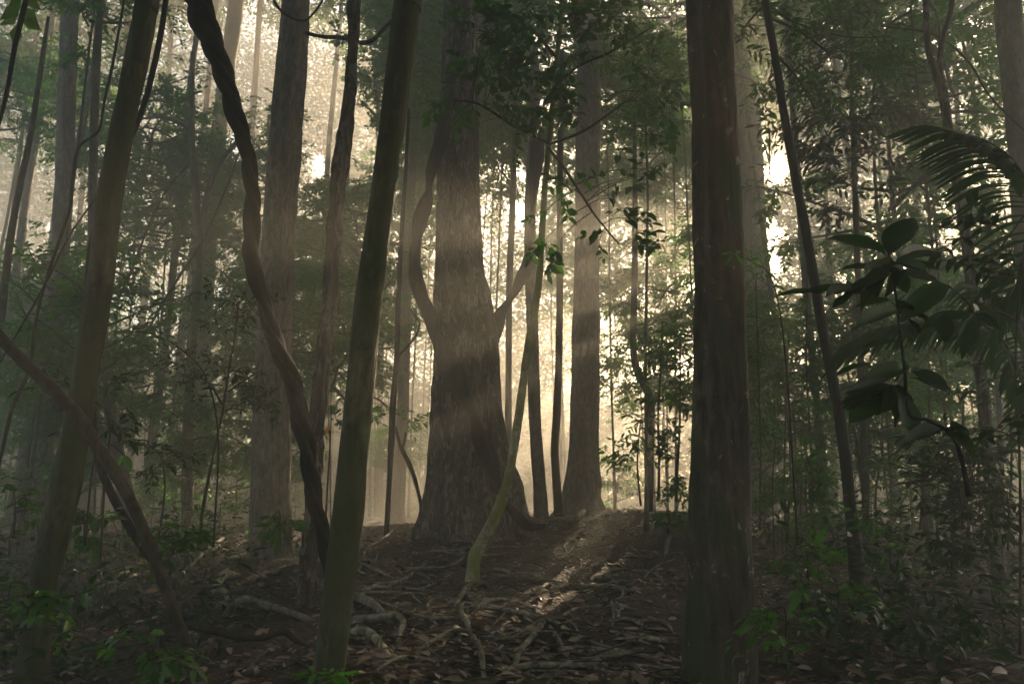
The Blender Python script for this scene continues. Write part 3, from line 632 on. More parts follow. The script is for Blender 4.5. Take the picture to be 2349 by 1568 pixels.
# random fine root mat between the drawn roots (parts of the great tree)
r_ = np.random.default_rng(5)
for i in range(74):
    px, py = r_.uniform(830, 1560), r_.uniform(1235, 1560); a = r_.normal(0, .5)+(math.pi if r_.random() < .5 else 0); pts = [(px, py)]
    for k in range(5): a += r_.normal(0, .45); pts.append((pts[-1][0]+math.cos(a)*28*(py/1350), pts[-1][1]+math.sin(a)*10*(py/1350)))
    root_part(T['main'][0], pts, r_.uniform(10, 26)*(py/1300)**2, lambda c: c, M_root, lift=.2)

# ================================================================== litter and twigs on the floor
def litter(n, y0, y1, xr, L0, L1, name, label, seed):
    r = np.random.default_rng(seed); y = y0+(y1-y0)*r.random(n)**1.5; x = r.uniform(-1, 1, n)*(xr*y*.75+.6)
    clump = fbm(x*.9+4, y*.9, 2); keep = r.random(n) < np.clip(.7+clump*1.6, .2, 1); x = x[keep]; y = y[keep]; n = len(x)
    z = G(x, y)+.006+r.random(n)*.02
    a = r.uniform(0, 6.28, n); dr = np.stack([np.cos(a), np.sin(a), r.normal(0, .22, n)], 1)
    nr = np.stack([r.normal(0, .38, n), r.normal(0, .38, n), np.ones(n)], 1)
    L = r.uniform(L0, L1, n); mb = MB(); add_leaves(mb, np.stack([x, y, z], 1), dr, nr, L, L*r.uniform(.32, .6, n), 'mid')
    tag(obj(name, mb, M_litter), label, 'leaf litter', kind='stuff')
litter(24000, 2.6, 17, 1.15, .04, .12, 'leaf_litter', 'brown dead leaves scattered over the roots and soil', 11)
mb = MB(); r_ = np.random.default_rng(9)
for i in range(800):
    y = 2.8+r_.random()**1.4*13; x = r_.uniform(-1, 1)*(y*.8+.5); a = r_.uniform(0, 3.14); L = r_.uniform(.1, .55); z = float(G(x, y))
    e = np.array([math.cos(a)*L, math.sin(a)*L, 0]); s = np.array([x, y, z+.01]); m_ = s+e*.5+[0, 0, r_.uniform(.0, .05)]; q = s+e; q[2] = float(G(q[0], q[1]))+r_.uniform(0, .06)
    tube(mb, [s, m_+r_.normal(0, .015, 3), q], [.006*r_.uniform(.5, 1.6), .005, .002], sides=4, k=2, cap=False)
tag(obj('fallen_twigs', mb, M_twig), 'fine fallen twigs and rootlets strewn over the forest floor', 'twigs', kind='stuff')
# ================================================================== specific foliage
def leafy(name, label, cat, base_px, d, stems, blobs, mat, leafL, ratio, kind='mid', n=9, spl=.35, group=None, seed=0, whorl=False, stem_mat=None, part='foliage', parent=None, base=None):
    """stems: pixel paths with widths; blobs: (px,py,rx,ry,count[,d]) regions filled with leafy twigs joined to the stems"""
    r = np.random.default_rng(seed+300)
    if parent is None:
        b = P(base_px[0], base_px[1], d) if base is None else np.array(base); b = b.copy(); b[2] = float(G(b[0], b[1]))
        e = root_empty(name, b, label, cat, group)
    else: e = parent
    sm = MB(); lv = MB(); nodes = []
    for st in stems:
        p, rr = path3(st, d); tube(sm, p, rr, sides=7, k=6, lump=.1, lf=8); nodes.append(catmull(p, 8))
    nodes = np.vstack(nodes)
    O = []; D = []
    for bl in blobs:
        px, py, rx, ry, cnt = bl[:5]; dd = bl[5] if len(bl) > 5 else d; mpp = depthlen(px, py, dd)
        k = max(2, int(cnt/5)); subs = []
        for q in range(k):
            a = r.uniform(0, 6.28); f = math.sqrt(r.random()); c = P(px+math.cos(a)*rx*f, py+math.sin(a)*ry*f, dd+r.normal(0, rx*mpp*.5)); subs.append(c)
            near = nodes[np.argmin(np.linalg.norm(nodes-c, axis=1)+r.random(len(nodes))*.05)]
            L = np.linalg.norm(c-near)
            tube(sm, [near, near*.5+c*.5+[0, 0, .08*L], c], [.0035+.003*min(L, 1.5), .0035, .002], sides=4, k=4, cap=False)
            out = unit(c-near)
            for s_ in range(max(1, cnt//k)):
                O.append(near*.0+c+r.normal(0, .5, 3)*spl*.55); D.append(out*.7+r.normal(0, .6, 3)*[1, 1, .4]+[0, 0, -.12])
                tube(sm, [c, O[-1]], [.0025, .002], sides=3, cap=False, smooth=False)
    if O:
        O = np.array(O); D = np.array(D)
        add_sprays(lv, O, D, spl*r.uniform(.6, 1.2, len(O)), leafL, ratio, n, kind, sm, whorl, tw_r=.003, r=r)
        obj(part, lv, mat, e)
    obj('stem' if parent is None else 'twigs', sm, stem_mat or M_twig, e)
    return e
# broad-leaved branches at top centre (crown of the mossy sapling)
leafy(None, None, None, None, 6.6,
  [[(1262, 330, 7, 7.1), (1180, 290, 7, 6.8), (1100, 240, 6, 6.5), (1040, 230, 4, 6.5)], [(1258, 340, 7, 7.1), (1290, 380, 7, 6.7), (1330, 440, 6, 6.5), (1370, 500, 5, 6.5), (1420, 560, 4, 6.5)],
   [(1270, 200, 8, 7.1), (1330, 150, 7, 6.8), (1400, 120, 6, 6.6), (1500, 60, 4, 6.6)], [(1275, 130, 8, 7.1), (1210, 60, 7, 6.9), (1120, 20, 5, 6.7)], [(1262, 330, 6, 7.1), (1340, 300, 6, 6.9), (1440, 230, 4, 6.8)]],
  [(1150, 60, 120, 70, 31), (1090, 170, 70, 50, 15), (1100, 20, 80, 30, 10), (1200, 130, 80, 60, 15), (1390, 40, 120, 40, 15), (1040, 262, 55, 20, 6), (1150, 190, 60, 70, 17), (1290, 90, 110, 80, 27), (1430, 110, 110, 85, 22), (1510, 200, 50, 80, 11), (1330, 220, 100, 60, 17), (1160, 285, 70, 40, 8),
   (1470, 290, 50, 40, 6), (1250, 10, 250, 40, 26), (1310, 440, 60, 50, 6), (1400, 470, 60, 40, 8), (1420, 545, 50, 35, 5), (1290, 560, 60, 25, 4), (1240, 480, 30, 60, 2), (1500, 380, 30, 30, 2), (1440, 400, 30, 30, 2)],
  M_leafdeep, .108, .55, n=9, spl=.27, seed=1, parent=T['mossysap'][0])
# lanceolate hanging foliage right of the thick trunk
leafy(None, None, None, None, 6.4, [[(1762, 40, 7, 6), (1830, 70, 6), (1900, 120, 5)], [(1775, 120, 6, 6), (1830, 180, 5), (1870, 250, 4)], [(1755, 10, 6, 6), (1710, 60, 5), (1690, 100, 3)], [(1765, 300, 4, 6), (1765, 400, 3)]],
  [(1730, 60, 40, 60, 16), (1790, 40, 60, 40, 18), (1850, 110, 60, 60, 26), (1880, 200, 60, 50, 20), (1760, 170, 40, 50, 10), (1930, 60, 70, 60, 24), (1990, 110, 60, 60, 20), (1770, 330, 15, 30, 2), (1740, 290, 15, 15, 2)],
  M_leafdeep, .10, .30, n=9, spl=.26, seed=2, parent=T['slant'][0])
leafy('understory_tree', 'dark leafy understory tree with drooping leaves right of the slanting slim trunk', 'tree', (1970, 1100), 9.,
  [[(1952, 60, 8), (1955, 250, 11), (1962, 450, 13), (1968, 640, 14), (1975, 850, 15), (1985, 1100, 17), (1985, 1260, 18)]],
  [(1950, 60, 90, 60, 30), (1940, 170, 80, 70, 40), (1970, 250, 100, 50, 44), (1920, 300, 60, 50, 26), (2000, 340, 60, 60, 26), (1950, 400, 50, 40, 18), (1860, 260, 40, 50, 12), (1970, 480, 50, 40, 10)], M_leafdark, .15, .34, n=9, spl=.34, seed=3)
leafy('understory_tree', 'hazy slender understory tree with leafy top between the dark leafy tree and the forked trunk', 'tree', (2080, 1100), 11.,
  [[(2025, 180, 8), (2040, 350, 10), (2050, 480, 11), (2065, 600, 12), (2085, 800, 13), (2110, 1000, 14), (2125, 1230, 15)], [(2000, 250, 6), (2010, 450, 8), (2022, 560, 9), (2060, 640, 8)]],
  [(2060, 60, 100, 60, 34), (2090, 180, 80, 60, 36), (2050, 280, 70, 50, 26), (2110, 320, 60, 60, 24), (2060, 430, 50, 40, 12), (2020, 140, 60, 60, 20)], M_leaf, .17, .34, n=9, spl=.4, seed=4)
leafy('understory_tree', 'backlit understory tree with long drooping leaves behind the forked trunk arms', 'tree', (2255, 1100), 12.,
  [[(2200, 60, 7), (2230, 200, 9), (2250, 380, 10), (2275, 600, 11), (2290, 900, 12), (2300, 1200, 13)]],
  [(2250, 60, 90, 60, 26), (2230, 200, 60, 60, 26), (2290, 180, 50, 60, 18), (2230, 300, 60, 50, 22), (2140, 300, 40, 50, 12), (2320, 60, 40, 50, 12), (2110, 120, 40, 60, 12)], M_leaf, .2, .28, n=9, spl=.45, seed=5)
leafy('sapling', 'leafy bush with glossy narrow leaves growing around the elbow-bent trunk', 'shrub', (1520, 1130), 8.3,
  [[(1520, 740, 4), (1515, 850, 5), (1510, 950, 5), (1512, 1060, 6), (1510, 1150, 7)], [(1560, 780, 4), (1560, 950, 5), (1550, 1150, 6)], [(1470, 960, 3), (1462, 1060, 4), (1470, 1160, 5)]],
  [(1520, 770, 40, 35, 16), (1560, 820, 35, 50, 22), (1490, 820, 40, 30, 12), (1520, 880, 55, 40, 22), (1570, 930, 30, 60, 22), (1500, 950, 50, 40, 16), (1540, 1020, 50, 50, 20), (1460, 1010, 45, 30, 12), (1440, 1070, 50, 30, 12), (1530, 1100, 50, 40, 14)],
  M_leaf, .095, .34, n=9, spl=.2, seed=6)
leafy('sapling', 'dark leafy sapling standing between the mossy trunk and the twisted liana', 'sapling', (500, 1150), 6.4,
  [[(548, 690, 4), (540, 760, 4), (528, 830, 5), (512, 930, 6), (490, 1040, 6), (468, 1150, 7), (455, 1260, 8)], [(512, 930, 5), (470, 870, 4), (420, 880, 3)], [(520, 900, 4), (580, 860, 4), (600, 850, 3)]],
  [(525, 700, 50, 18, 9), (560, 700, 35, 30, 8), (560, 760, 40, 20, 5), (500, 730, 25, 14, 3), (520, 860, 40, 25, 10), (450, 850, 50, 20, 8), (580, 880, 40, 40, 12), (420, 830, 40, 20, 6), (560, 920, 40, 30, 7), (470, 900, 30, 30, 5)],
  M_leafdark, .075, .38, n=9, spl=.2, seed=7)
leafy('sapling', 'small whorled sapling with dark leaves low in front of the pale trunk, left part', 'sapling', (385, 1200), 6.0,
  [[(372, 1050, 3), (378, 1110, 4), (372, 1180, 5), (360, 1250, 5)]], [(380, 1040, 30, 20, 7), (350, 1030, 30, 20, 5), (400, 1070, 25, 20, 4), (350, 1080, 30, 20, 4)], M_leafdark, .075, .36, n=9, spl=.16, seed=8)
leafy('sapling', 'drooping leafy shoots behind the rugged slim trunk above the mound', 'sapling', (745, 1200), 6.5,
  [[(760, 930, 3), (758, 1000, 3), (752, 1100, 4), (745, 1220, 5)]], [(765, 945, 22, 16, 4), (750, 1000, 12, 16, 2)], M_leafdark, .07, .4, n=6, spl=.14, seed=9)
for (lab, px, d, sd, top, rx) in (
   ('leafy thin-stemmed sapling in front of the glowing pale trunk', 1745, 7.5, 1, 640, 45), ('dense leafy sapling left of the slanting slim trunk', 1800, 8.0, 2, 760, 55),
   ('tall backlit sapling with drooping leaves behind the slanting slim trunk', 1860, 9.5, 3, 600, 40), ('low bushy sapling at the foot of the slanting slim trunk', 1850, 7.0, 4, 1040, 55),
   ('backlit bushy sapling under the big dark leaves', 2010, 9., 5, 900, 60), ('leafy sapling behind the fanned palm frond', 2120, 8., 6, 760, 60), ('slim sapling with dark hanging leaves right of the forked trunk', 2320, 6., 7, 560, 45), ('dense dark sapling under the forked trunk', 2210, 5.5, 8, 1010, 70)):
    r = np.random.default_rng(sd+70); H = 1210-top; bl = []
    for k in range(7):
        t = (k+.5)/7; bl.append((px+r.normal(0, rx*.5), top+H*t, rx*(1-.3*t), H/12, int((16-8*t)*rx/50)))
    leafy('sapling', lab, 'sapling', (px, 1200), d, [[(px+r.normal(0, 8), top, 3), (px+r.normal(0, 8), top+H*.4, 4), (px, top+H*.7, 5), (px+r.normal(0, 6), 1215, 6)]], bl, M_leaf if d > 6.5 else M_leafdark, .095, .33, n=9, spl=.2, seed=sd+20)
# low leafy seedlings on the right floor
for k, (lab, px, py, d, s, m) in enumerate((
   ('low green seedling with one bright leaf right of the thick foreground trunk', 1850, 1290, 4.2, 40, M_leaf), ('cluster of broad pale-edged leaves low at the right floor', 1920, 1370, 3.8, 60, M_leaf), ('seedling with paired leaves near the bottom right of the thick trunk', 1800, 1420, 3.4, 45, M_leaf),
   ('dark seedling half hidden in shade at the lower right corner', 2200, 1440, 3.2, 90, M_leafdark), ('green seedling below the big dark leaves', 2040, 1240, 4.6, 60, M_leaf), ('leafy clump among roots at the lower right', 2040, 1450, 3.2, 70, M_leafdark), ('dark shrub at the right border', 2310, 1180, 4.2, 90, M_leafdark), ('spreading dark shrub under the forked trunk', 2180, 1250, 4.4, 80, M_leafdark),
   ('leaf cluster at the lower left in front of the mossy trunk', 60, 1370, 3.0, 60, M_leaf), ('small green seedling at the bottom edge beside the greenish trunk', 800, 1555, 3.4, 26, M_leafbright), ('drooping pale-leaved seedling crossing the fallen branch', 395, 1240, 3.8, 34, M_leaf), ('small seedling at the bottom left floor', 340, 1500, 3.2, 40, M_leaf), ('broad-leaved seedling under the pale trunk', 640, 1190, 6, 36, M_leaf), ('fern-like seedling at the left edge', 30, 1160, 4.5, 70, M_leaf), ('seedling between the mossy trunk and the fallen branch', 190, 1200, 5.0, 50, M_leaf), ('dark seedling before the shaded hollow under the bush', 1530, 1190, 7.5, 36, M_leaf))):
    leafy('seedling', lab, 'seedling', (px, py), d, [[(px, py-s*.6, 3), (px+4, py, 4), (px+2, py+s*.9, 5)]], [(px, py-s*.4, s, s*.35, 9), (px+s*.3, py+s*.1, s*.8, s*.3, 6)], m, .075 if d < 5 else .10, .42, n=6, spl=.12, seed=40+k)
r_ = np.random.default_rng(31)
spots = [(1790, 1330), (1870, 1450), (1960, 1300), (2090, 1330), (2140, 1400), (2290, 1330), (2300, 1500), (1990, 1510), (2100, 1180), (1800, 1530), (1760, 1250), (40, 1450), (150, 1330), (230, 1400), (20, 1280), (110, 1520), (500, 1250), (420, 1330), (270, 1270), (180, 1450)]
side = lambda x: 'right of the thick foreground trunk' if x > 1700 else 'left of the greenish trunk'
srt = {s_: sorted([q for q in spots if (q[0] > 1700) == s_]) for s_ in (True, False)}
nth = ['leftmost', 'second', 'third', 'fourth', 'fifth', 'sixth', 'seventh', 'eighth', 'ninth', 'tenth', 'eleventh']
for k, (px, py) in enumerate(spots):
    gp = GP(px, py); d = gp[1]; s = r_.uniform(50, 95); o_ = nth[srt[px > 1700].index((px, py))]
    leafy('seedling', f'{o_} of the dark floor seedlings in the tangle, {side(px)}', 'seedling', (px, py), d, [[(px+r_.normal(0, 15), py-s*1.5, 2.5), (px+4, py-s*.6, 3.5), (px, py+8, 4.5)], [(px+r_.normal(0, 40), py-s, 2.5), (px, py, 4)]],
      [(px, py-s*1.3, s*.7, s*.3, 5), (px+s*.4, py-s*.7, s*.7, s*.3, 5), (px-s*.5, py-s*.5, s*.6, s*.3, 5)], M_leafdark if k % 3 else M_leaf, r_.uniform(.06, .10), r_.uniform(.3, .48), n=6, spl=.14, seed=140+k, group='dark seedlings on the floor')
# bright sprigs
def leaf_obj_list(lst, d, kind='near'):
    mb = MB()
    for (bx, by, tx, ty, wd, *dz) in lst:
        dd = d+(dz[0] if dz else 0); de = dd+(dz[1] if len(dz) > 1 else rng.normal(0, .03)); b = P(bx, by, dd); t = P(tx, ty, de); L = np.linalg.norm(t-b)
        dr = unit(t-b); n0 = np.array([rng.normal(0, .25), -.75+rng.normal(0, .2), .65])
        add_leaves(mb, b[None], dr[None], n0[None], L, wd*depthlen(bx, by, dd), kind, np.array([rng.random()]))
    return mb
def sprig(label, leaves, stem, d, mat, name='sprig', kind='near'):
    b = P(stem[-1][0], stem[-1][1], d); e = root_empty(name, b, label, 'sprig'); sm = MB(); p, r = path3(stem, d); tube(sm, p, r, sides=6, k=5); obj('stem', sm, M_twig, e)
    for i, lf in enumerate(leaves):
        obj('leaf', leaf_obj_list([lf], d, kind), mat, e)
sprig('bright green four-leaf sprig hovering at the tip of a thin shoot by the mossy trunk', [(357, 770, 335, 745, 14), (357, 772, 296, 750, 8), (357, 772, 303, 798, 22), (356, 774, 383, 778, 16)], [(357, 772, 3), (400, 790, 3), (470, 860, 4), (500, 1000, 4), (490, 1250, 5)], 4.5, M_leafdeep)
sprig('two glowing yellow-green leaves hanging near the fallen branch', [(286, 1044, 265, 1066, 18), (287, 1044, 303, 1080, 18)], [(286, 1044, 2.5), (250, 1020, 3), (215, 1060, 4), (195, 1250, 5)], 4.2, M_leafbright)
sprig('bright fresh leaves sprouting across the thick foreground trunk', [(1683, 585, 1664, 605, 9), (1683, 583, 1652, 578, 7), (1684, 582, 1700, 590, 11), (1690, 590, 1708, 606, 10), (1720, 600, 1748, 612, 14), (1722, 598, 1742, 590, 12), (1690, 585, 1700, 570, 8)], [(1664, 580, 1.8), (1690, 586, 2), (1725, 600, 2.4), (1770, 640, 3), (1800, 800, 4), (1830, 1250, 5)], 3.7, M_leafbright)
sprig('single yellow leaf dangling right of the twisted liana', [(752, 978, 746, 996, 8)], [(753, 976, 1.2), (757, 940, 1.4), (760, 900, 2)], 5.6, leaf_mat('leaf_yellow', [(0, (.5, .26, .02)), (1, (.6, .3, .03))], .5, (1.2, 1., .5)))
# left midground dark twig with paired leaves
leafy('sapling', 'sapling with broad dark leaves between the fallen branch and mossy trunk', 'sapling', (150, 1100), 4.6, [[(140, 850, 3), (190, 900, 4), (250, 960, 4), (240, 1100, 5), (230, 1300, 6)]],
  [(130, 840, 25, 10, 2), (140, 870, 20, 14, 2), (260, 900, 30, 20, 4), (230, 960, 40, 20, 4), (280, 1000, 35, 15, 3)], M_leafdark, .09, .36, n=6, spl=.16, seed=90)
# ---- the big dark leaves at right
def C6(x, y): return 1545.9+x*.3657, 516+y*.3657
e = root_empty('broadleaf_sapling', P(*C6(1830, 1700), 2.3), 'close dark sapling with very large obovate leaves, right foreground', 'sapling')
bl = [(1350,190,1485,-95,185,0,.0), (1330,190,1000,15,150), (1385,250,1725,55,105,0,.15), (1320,295,1085,210,110), (1375,255,1600,120,150,0,-.1), (1400,320,1700,300,110), (1715,375,1445,535,150,0,-.05), (1310,345,1090,390,90), (1130,420,820,365,70), (880,425,655,395,45), (1130,430,1000,490,60), (1365,480,1150,470,70),
      (1375,590,1515,690,160), (1440,905,1745,985,110), (1350,985,1060,1100,110), (1300,1030,1105,1215,160), (1350,1050,1290,1150,130), (1390,1040,1555,1290,170), (1480,960,1740,1010,60), (1240,870,1020,900,50), (1700,740,1690,520,110), (1430,730,1180,735,50)]
r_ = np.random.default_rng(8)
for (a0, b0, cnt, L0, up) in [(1370, 255, 9, 300, .1), (1345, 1000, 7, 240, .5), (1135, 425, 4, 230, 0), (1450, 905, 3, 240, .3), (1415, 560, 4, 230, .1), (1880, 560, 5, 260, .2), (1730, 1290, 5, 260, .1)]:
    for k in range(cnt):
        a = r_.uniform(0, 6.28); L = L0*r_.uniform(.7, 1.1); bl.append((a0, b0, a0+math.cos(a)*L, b0+math.sin(a)*L*.6+up*L*.5, r_.uniform(75, 115), r_.uniform(-.08, .1), r_.uniform(-.2, .2)))
for (a, b, c, d_, w_, *z) in bl:
    x0, y0 = C6(a, b); x1, y1 = C6(c, d_)
    obj('leaf', leaf_obj_list([(x0, y0, x1, y1, w_*.3657*1.12, *z)], 2.3, 'obov' if r_.random() < .4 else 'near'), M_leafdark, e)
mb = MB()
for st in ([(1345, 180, 14), (1370, 330, 16), (1400, 500, 18), (1420, 700, 20), (1448, 900, 22), (1470, 1180, 24), (1600, 1225, 26), (1740, 1310, 30), (1800, 1450, 30), (1850, 1700, 36)], [(1360, 300, 10), (1250, 400, 10), (1130, 428, 8), (880, 425, 6)], [(1365, 480, 7), (1400, 520, 8)], [(1470, 420, 6), (1400, 480, 8)], [(1715, 375, 8), (1850, 500, 8), (1880, 640, 10), (1720, 730, 8)], [(1440, 900, 10), (1380, 990, 12), (1340, 1040, 8)], [(1745, 390, 6), (1560, 440, 8), (1410, 560, 10)]):
    p, r = path3([(*C6(a, b), w_*.3657) for a, b, w_ in st], 2.3); tube(mb, p, r, sides=8, k=6, lump=.1, lf=20)
obj('stem', mb, M_dark, e)
leafy('sapling', 'dark leafy twigs hanging in from the right border below the palm frond', 'sapling', (2330, 900), 3.0, [[(2360, 480, 4), (2300, 560, 4), (2250, 620, 4)], [(2350, 560, 4), (2330, 800, 5), (2340, 1100, 6), (2340, 1500, 7)]],
  [(2260, 560, 60, 30, 7), (2300, 520, 50, 30, 6), (2300, 640, 50, 60, 6), (2260, 720, 40, 40, 3), (2300, 950, 50, 60, 6), (2330, 820, 30, 60, 4)], M_leafdark, .075, .42, n=6, spl=.14, seed=95)
# ---- palms
def frond(e, rachis, d, nl, lf, m=M_palm, wd=.014):
    """rachis: pixel path; lf(t, side) -> (dx, dy) tip offset in pixels"""
    p, r = path3(rachis, d); c = catmull(p, 16); mb = MB(); tube(mb, p, r, sides=6, k=8); obj('rachis', mb, M_palm, e)
    mb = MB(); n = len(c)
    for i in range(nl):
        t = (i+.5)/nl; o = c[int(t*(n-1))]; ox, oy, _ = proj(o)
        for side in (0, 1):
            dx, dy = lf(t, side)
            if dx == 0 and dy == 0: continue
            dx *= rng.uniform(.93, 1.07); dy *= rng.uniform(.93, 1.07)
            tip = P(ox+dx, oy+dy, o[1]+rng.uniform(-.25, .1)*.6); mid = (o+tip)/2+np.array([0, 0, np.linalg.norm(tip-o)*.13])
            cc = catmull([o, mid, tip], 5); tan = unit(np.gradient(cc, axis=0)); sd = unit(np.cross(tan, np.array([.2, -.6, .75])))
            w_ = wd*np.sin(np.linspace(.35, math.pi, len(cc)))**.6; w_[-1] = .0005
            V = np.stack([cc-sd*w_[:, None], cc+np.array([0, .0, .35])*w_[:, None], cc+sd*w_[:, None]], 1).reshape(-1, 3)
            Q = []
            for k in range(len(cc)-1): a = k*3; Q += [[a, a+1, a+4, a+3], [a+1, a+2, a+5, a+4]]
            mb.add(V, Q, None, np.full(len(V), rng.random()))
    obj('leaflets', mb, m, e)
e = root_empty('palm', P(2480, 1500, 3.4), 'palm with long comb-like frond reaching in from the right border', 'palm'); e.location.z = float(G(e.location.x, e.location.y))
def lf1(t, s):
    if s == 0: return (-135+40*t, 45+75*t) if t < .98 else (0, 0)
    return (28+15*t, 62-10*t) if t < .55 else (50, 40)
frond(e, [(2470, 620, 9), (2400, 480, 8), (2349, 405, 7), (2318, 362, 6), (2285, 338, 5), (2233, 312, 4), (2185, 305, 2)], 3.4, 44, lambda t, s: ((-205+40*t*t, 70-60*t) if s == 0 else ((-12-20*t, 48-30*t) if t > .3 else (40, 60))))
frond(e, [(2480, 640, 9), (2420, 600, 8), (2360, 620, 7), (2310, 680, 6), (2290, 740, 4)], 3.7, 26, lambda t, s: ((-110, 40+40*t) if s == 0 else (-20, 120)))
e = root_empty('palm', P(2380, 1250, 4.6), 'small palm with fanned arching frond behind the big dark leaves', 'palm'); e.location.z = float(G(e.location.x, e.location.y))
frond(e, [(2380, 1000, 9), (2340, 860, 8), (2290, 770, 8), (2220, 735, 7), (2130, 735, 6), (2040, 755, 5), (1975, 800, 3)], 4.6, 46, lambda t, s: ((-75*t-20, 66+10*t) if s == 0 else ((-80*t-10, 22+24*t) if t > .35 else (40, 90))))
frond(e, [(2385, 1000, 9), (2370, 860, 8), (2340, 760, 7), (2290, 690, 5), (2230, 650, 3)], 4.9, 30, lambda t, s: ((-75, 40) if s == 0 else (16, 66)))
# thin bamboo-like canes on the right
for k, (x0, y0, x1, y1, w_, d) in enumerate([(1803, 900, 1806, 1230, 5, 7.5), (1822, 940, 1826, 1220, 4, 8), (1838, 980, 1836, 1230, 4, 8.5), (1882, 1120, 1905, 1210, 4, 8), (1945, 900, 1990, 1230, 6, 8), (2210, 900, 2225, 1240, 7, 8), (1780, 1000, 1775, 1230, 4, 7), (2155, 1000, 2150, 1240, 6, 9)]):
    p, r = trunk_pts([(x0, y0, w_*.6), ((x0+x1)/2+rng.normal(0, 5), (y0+y1)/2, w_*.85), (x1, y1, w_)], d); mb = MB(); tube(mb, p, r, sides=7, k=5, lump=.1, lf=9)
    tag(obj('cane', mb, M_twig if d < 9 else M_far), None, 'stem', 'thin upright canes among the saplings on the right')['label'] = 'thin upright leafless cane rising among the saplings on the right'
# ================================================================== background forest
SEED_BIG, SEED_MID = 14, 24
R = np.random.default_rng(SEED_BIG)
sid = 0
# faint trunks standing in the open haze
for (px, d, w_, h) in [(1163, 16, 17, 19), (1285, 27, 12, 18), (975, 28, 20, 22), (870, 26, 16, 20), (745, 24, 24, 20), (690, 30, 18, 22),
                        (1890, 13, 20, 17), (1842, 16, 15, 19), (1800, 24, 14, 26), (2060, 17, 15, 14), (2150, 22, 16, 18), (2270, 18, 16, 16), (2330, 24, 18, 18),
                        (30, 15, 22, 14), (60, 22, 20, 18), (200, 20, 22, 18), (330, 18, 20, 16), (385, 24, 22, 20), (610, 20, 20, 17), (540, 28, 22, 22), (290, 28, 20, 20), (120, 27, 18, 20), (-60, 18, 24, 16), (2420, 16, 24, 16)]:
    sid += 1; small = (1150 < px < 1620)
    bg_tree(px, d, w_, h, 'big', 1, 1.0 if d < 22 else 1.25, sid)
# far canopy trees: crowns close the view high up
def ok(px, py, rad, gaps=GAPS):
    if (px-1825)**2+(py-500)**2 < (100+rad*.85)**2: return False
    return all((px-g[0])**2+(py-g[1])**2 > (g[2]+rad*.55)**2 for g in gaps)
n = 0; tries = 0
while n < 18 and tries < 3000:
    tries += 1
    px = R.uniform(-250, 2600); d = R.uniform(17, 29) if px < 900 else R.uniform(14, 26); h = R.uniform(6.5, 9)+(d-13)*.75
    b = P(px, 1150, d); s = R.uniform(.8, 1.15); qx, qy, z = proj([b[0], d, 1.5+h-2.7*s])
    rad = 3.2*s*FP/z
    if qy < -rad or not ok(qx, qy, rad): continue
    if px < 950 and R.random() < .55: continue
    if 1080 < px < 1640 and (qy > 0): continue
    sid += 1; n += 1
    bg_tree(px, d, R.uniform(9, 15), h, 'big', 1, s, sid)
# understory trees with dense mid crowns
R = np.random.default_rng(SEED_MID)
n = 0; tries = 0
while n < 46 and tries < 6000:
    tries += 1
    left = R.random() < .38
    px = R.uniform(-60, 900) if left else R.uniform(1560, 2420)
    if R.random() < .34: px = R.uniform(900, 1560)
    d = R.uniform(10, 22); h = R.uniform(3.5, 10)
    if 820 < px < 1600: d = R.uniform(17, 30); h = R.uniform(5, 17)
    b = P(px, 1150, d); s = R.uniform(.75, 1.25); qx, qy, z = proj([b[0], d, 1.3+h-1.8*s]); rad = 1.9*s*FP/z
    if qy < -rad*.8 or not ok(qx, qy, rad): continue
    if 830 < qx < 1620 and (qy > 560 or n > 1e9): continue
    if 1100 < px < 1640 and R.random() < .75: continue
    if px > 1850 and R.random() < .6: continue
    if 1640 < px < 2200 and qy < 640: continue
    if qy > 980: continue
    sid += 1; n += 1
    bg_tree(px, d, R.uniform(4, 7)*(11/d)+1.5, h, 'mid', 1, s, sid, 'understory_tree')
# leafy trees added just beyond the clearing so that their crowns shade it
for (px, d, qy, s) in [(1480, 9.5, 300, .5), (2180, 9, 40, .8), (2200, 11, 330, 1.0), (60, 10, 60, .8)]:
    b = P(px, qy, d); sid += 1
    bg_tree(px, d, 9, b[2]-1.3+1.8*s, 'mid', 1, s, sid, 'understory_tree', lean=(.02, 0))
sid += 1; bg_tree(1530, 17, 5, 3.7, 'mid', 1, .85, sid, 'understory_tree', lean=(0, 0))  # added to keep sun streaks off the mound
sid += 1; bg_tree(1480, 20, 5, 3.4, 'mid', 1, .8, sid, 'understory_tree', lean=(0, 0))
sid += 1; bg_tree(1625, 14.2, 6, 4.3, 'mid', 1, .95, sid, 'understory_tree', lean=(0, 0))  # added behind the thick trunk to block sun on ground and mound
# broad hazy crowns in the middle distance
for (px, d, qy, s) in [(1300, 27, 470, 1.7), (1270, 33, 690, 1.6), (1440, 34, 740, 1.7), (1340, 36, 540, 1.5), (1500, 37, 560, 1.4), (1550, 36, 800, 1.4), (960, 33, 640, 1.5), (1500, 26, 380, 1.6), (1110, 26, 430, 1.7)]:
    b = P(px, qy, d); sid += 1
    bg_tree(px, d, 5, b[2]-1.3+1.8*s, 'mid', 1, s, sid, 'understory_tree')
# dense crowns left of the thick foreground trunk
for (px, d, qy, s) in [(1410, 17, 330, 1.2), (1550, 15, 250, 1.3), (1500, 20, 480, 1.2), (1590, 22, 520, 1.0), (1120, 20, 420, 1.2)]:
    b = P(px, qy, d); sid += 1
    bg_tree(px, d, 6, b[2]-1.3+1.8*s, 'mid', 1, s, sid, 'understory_tree')
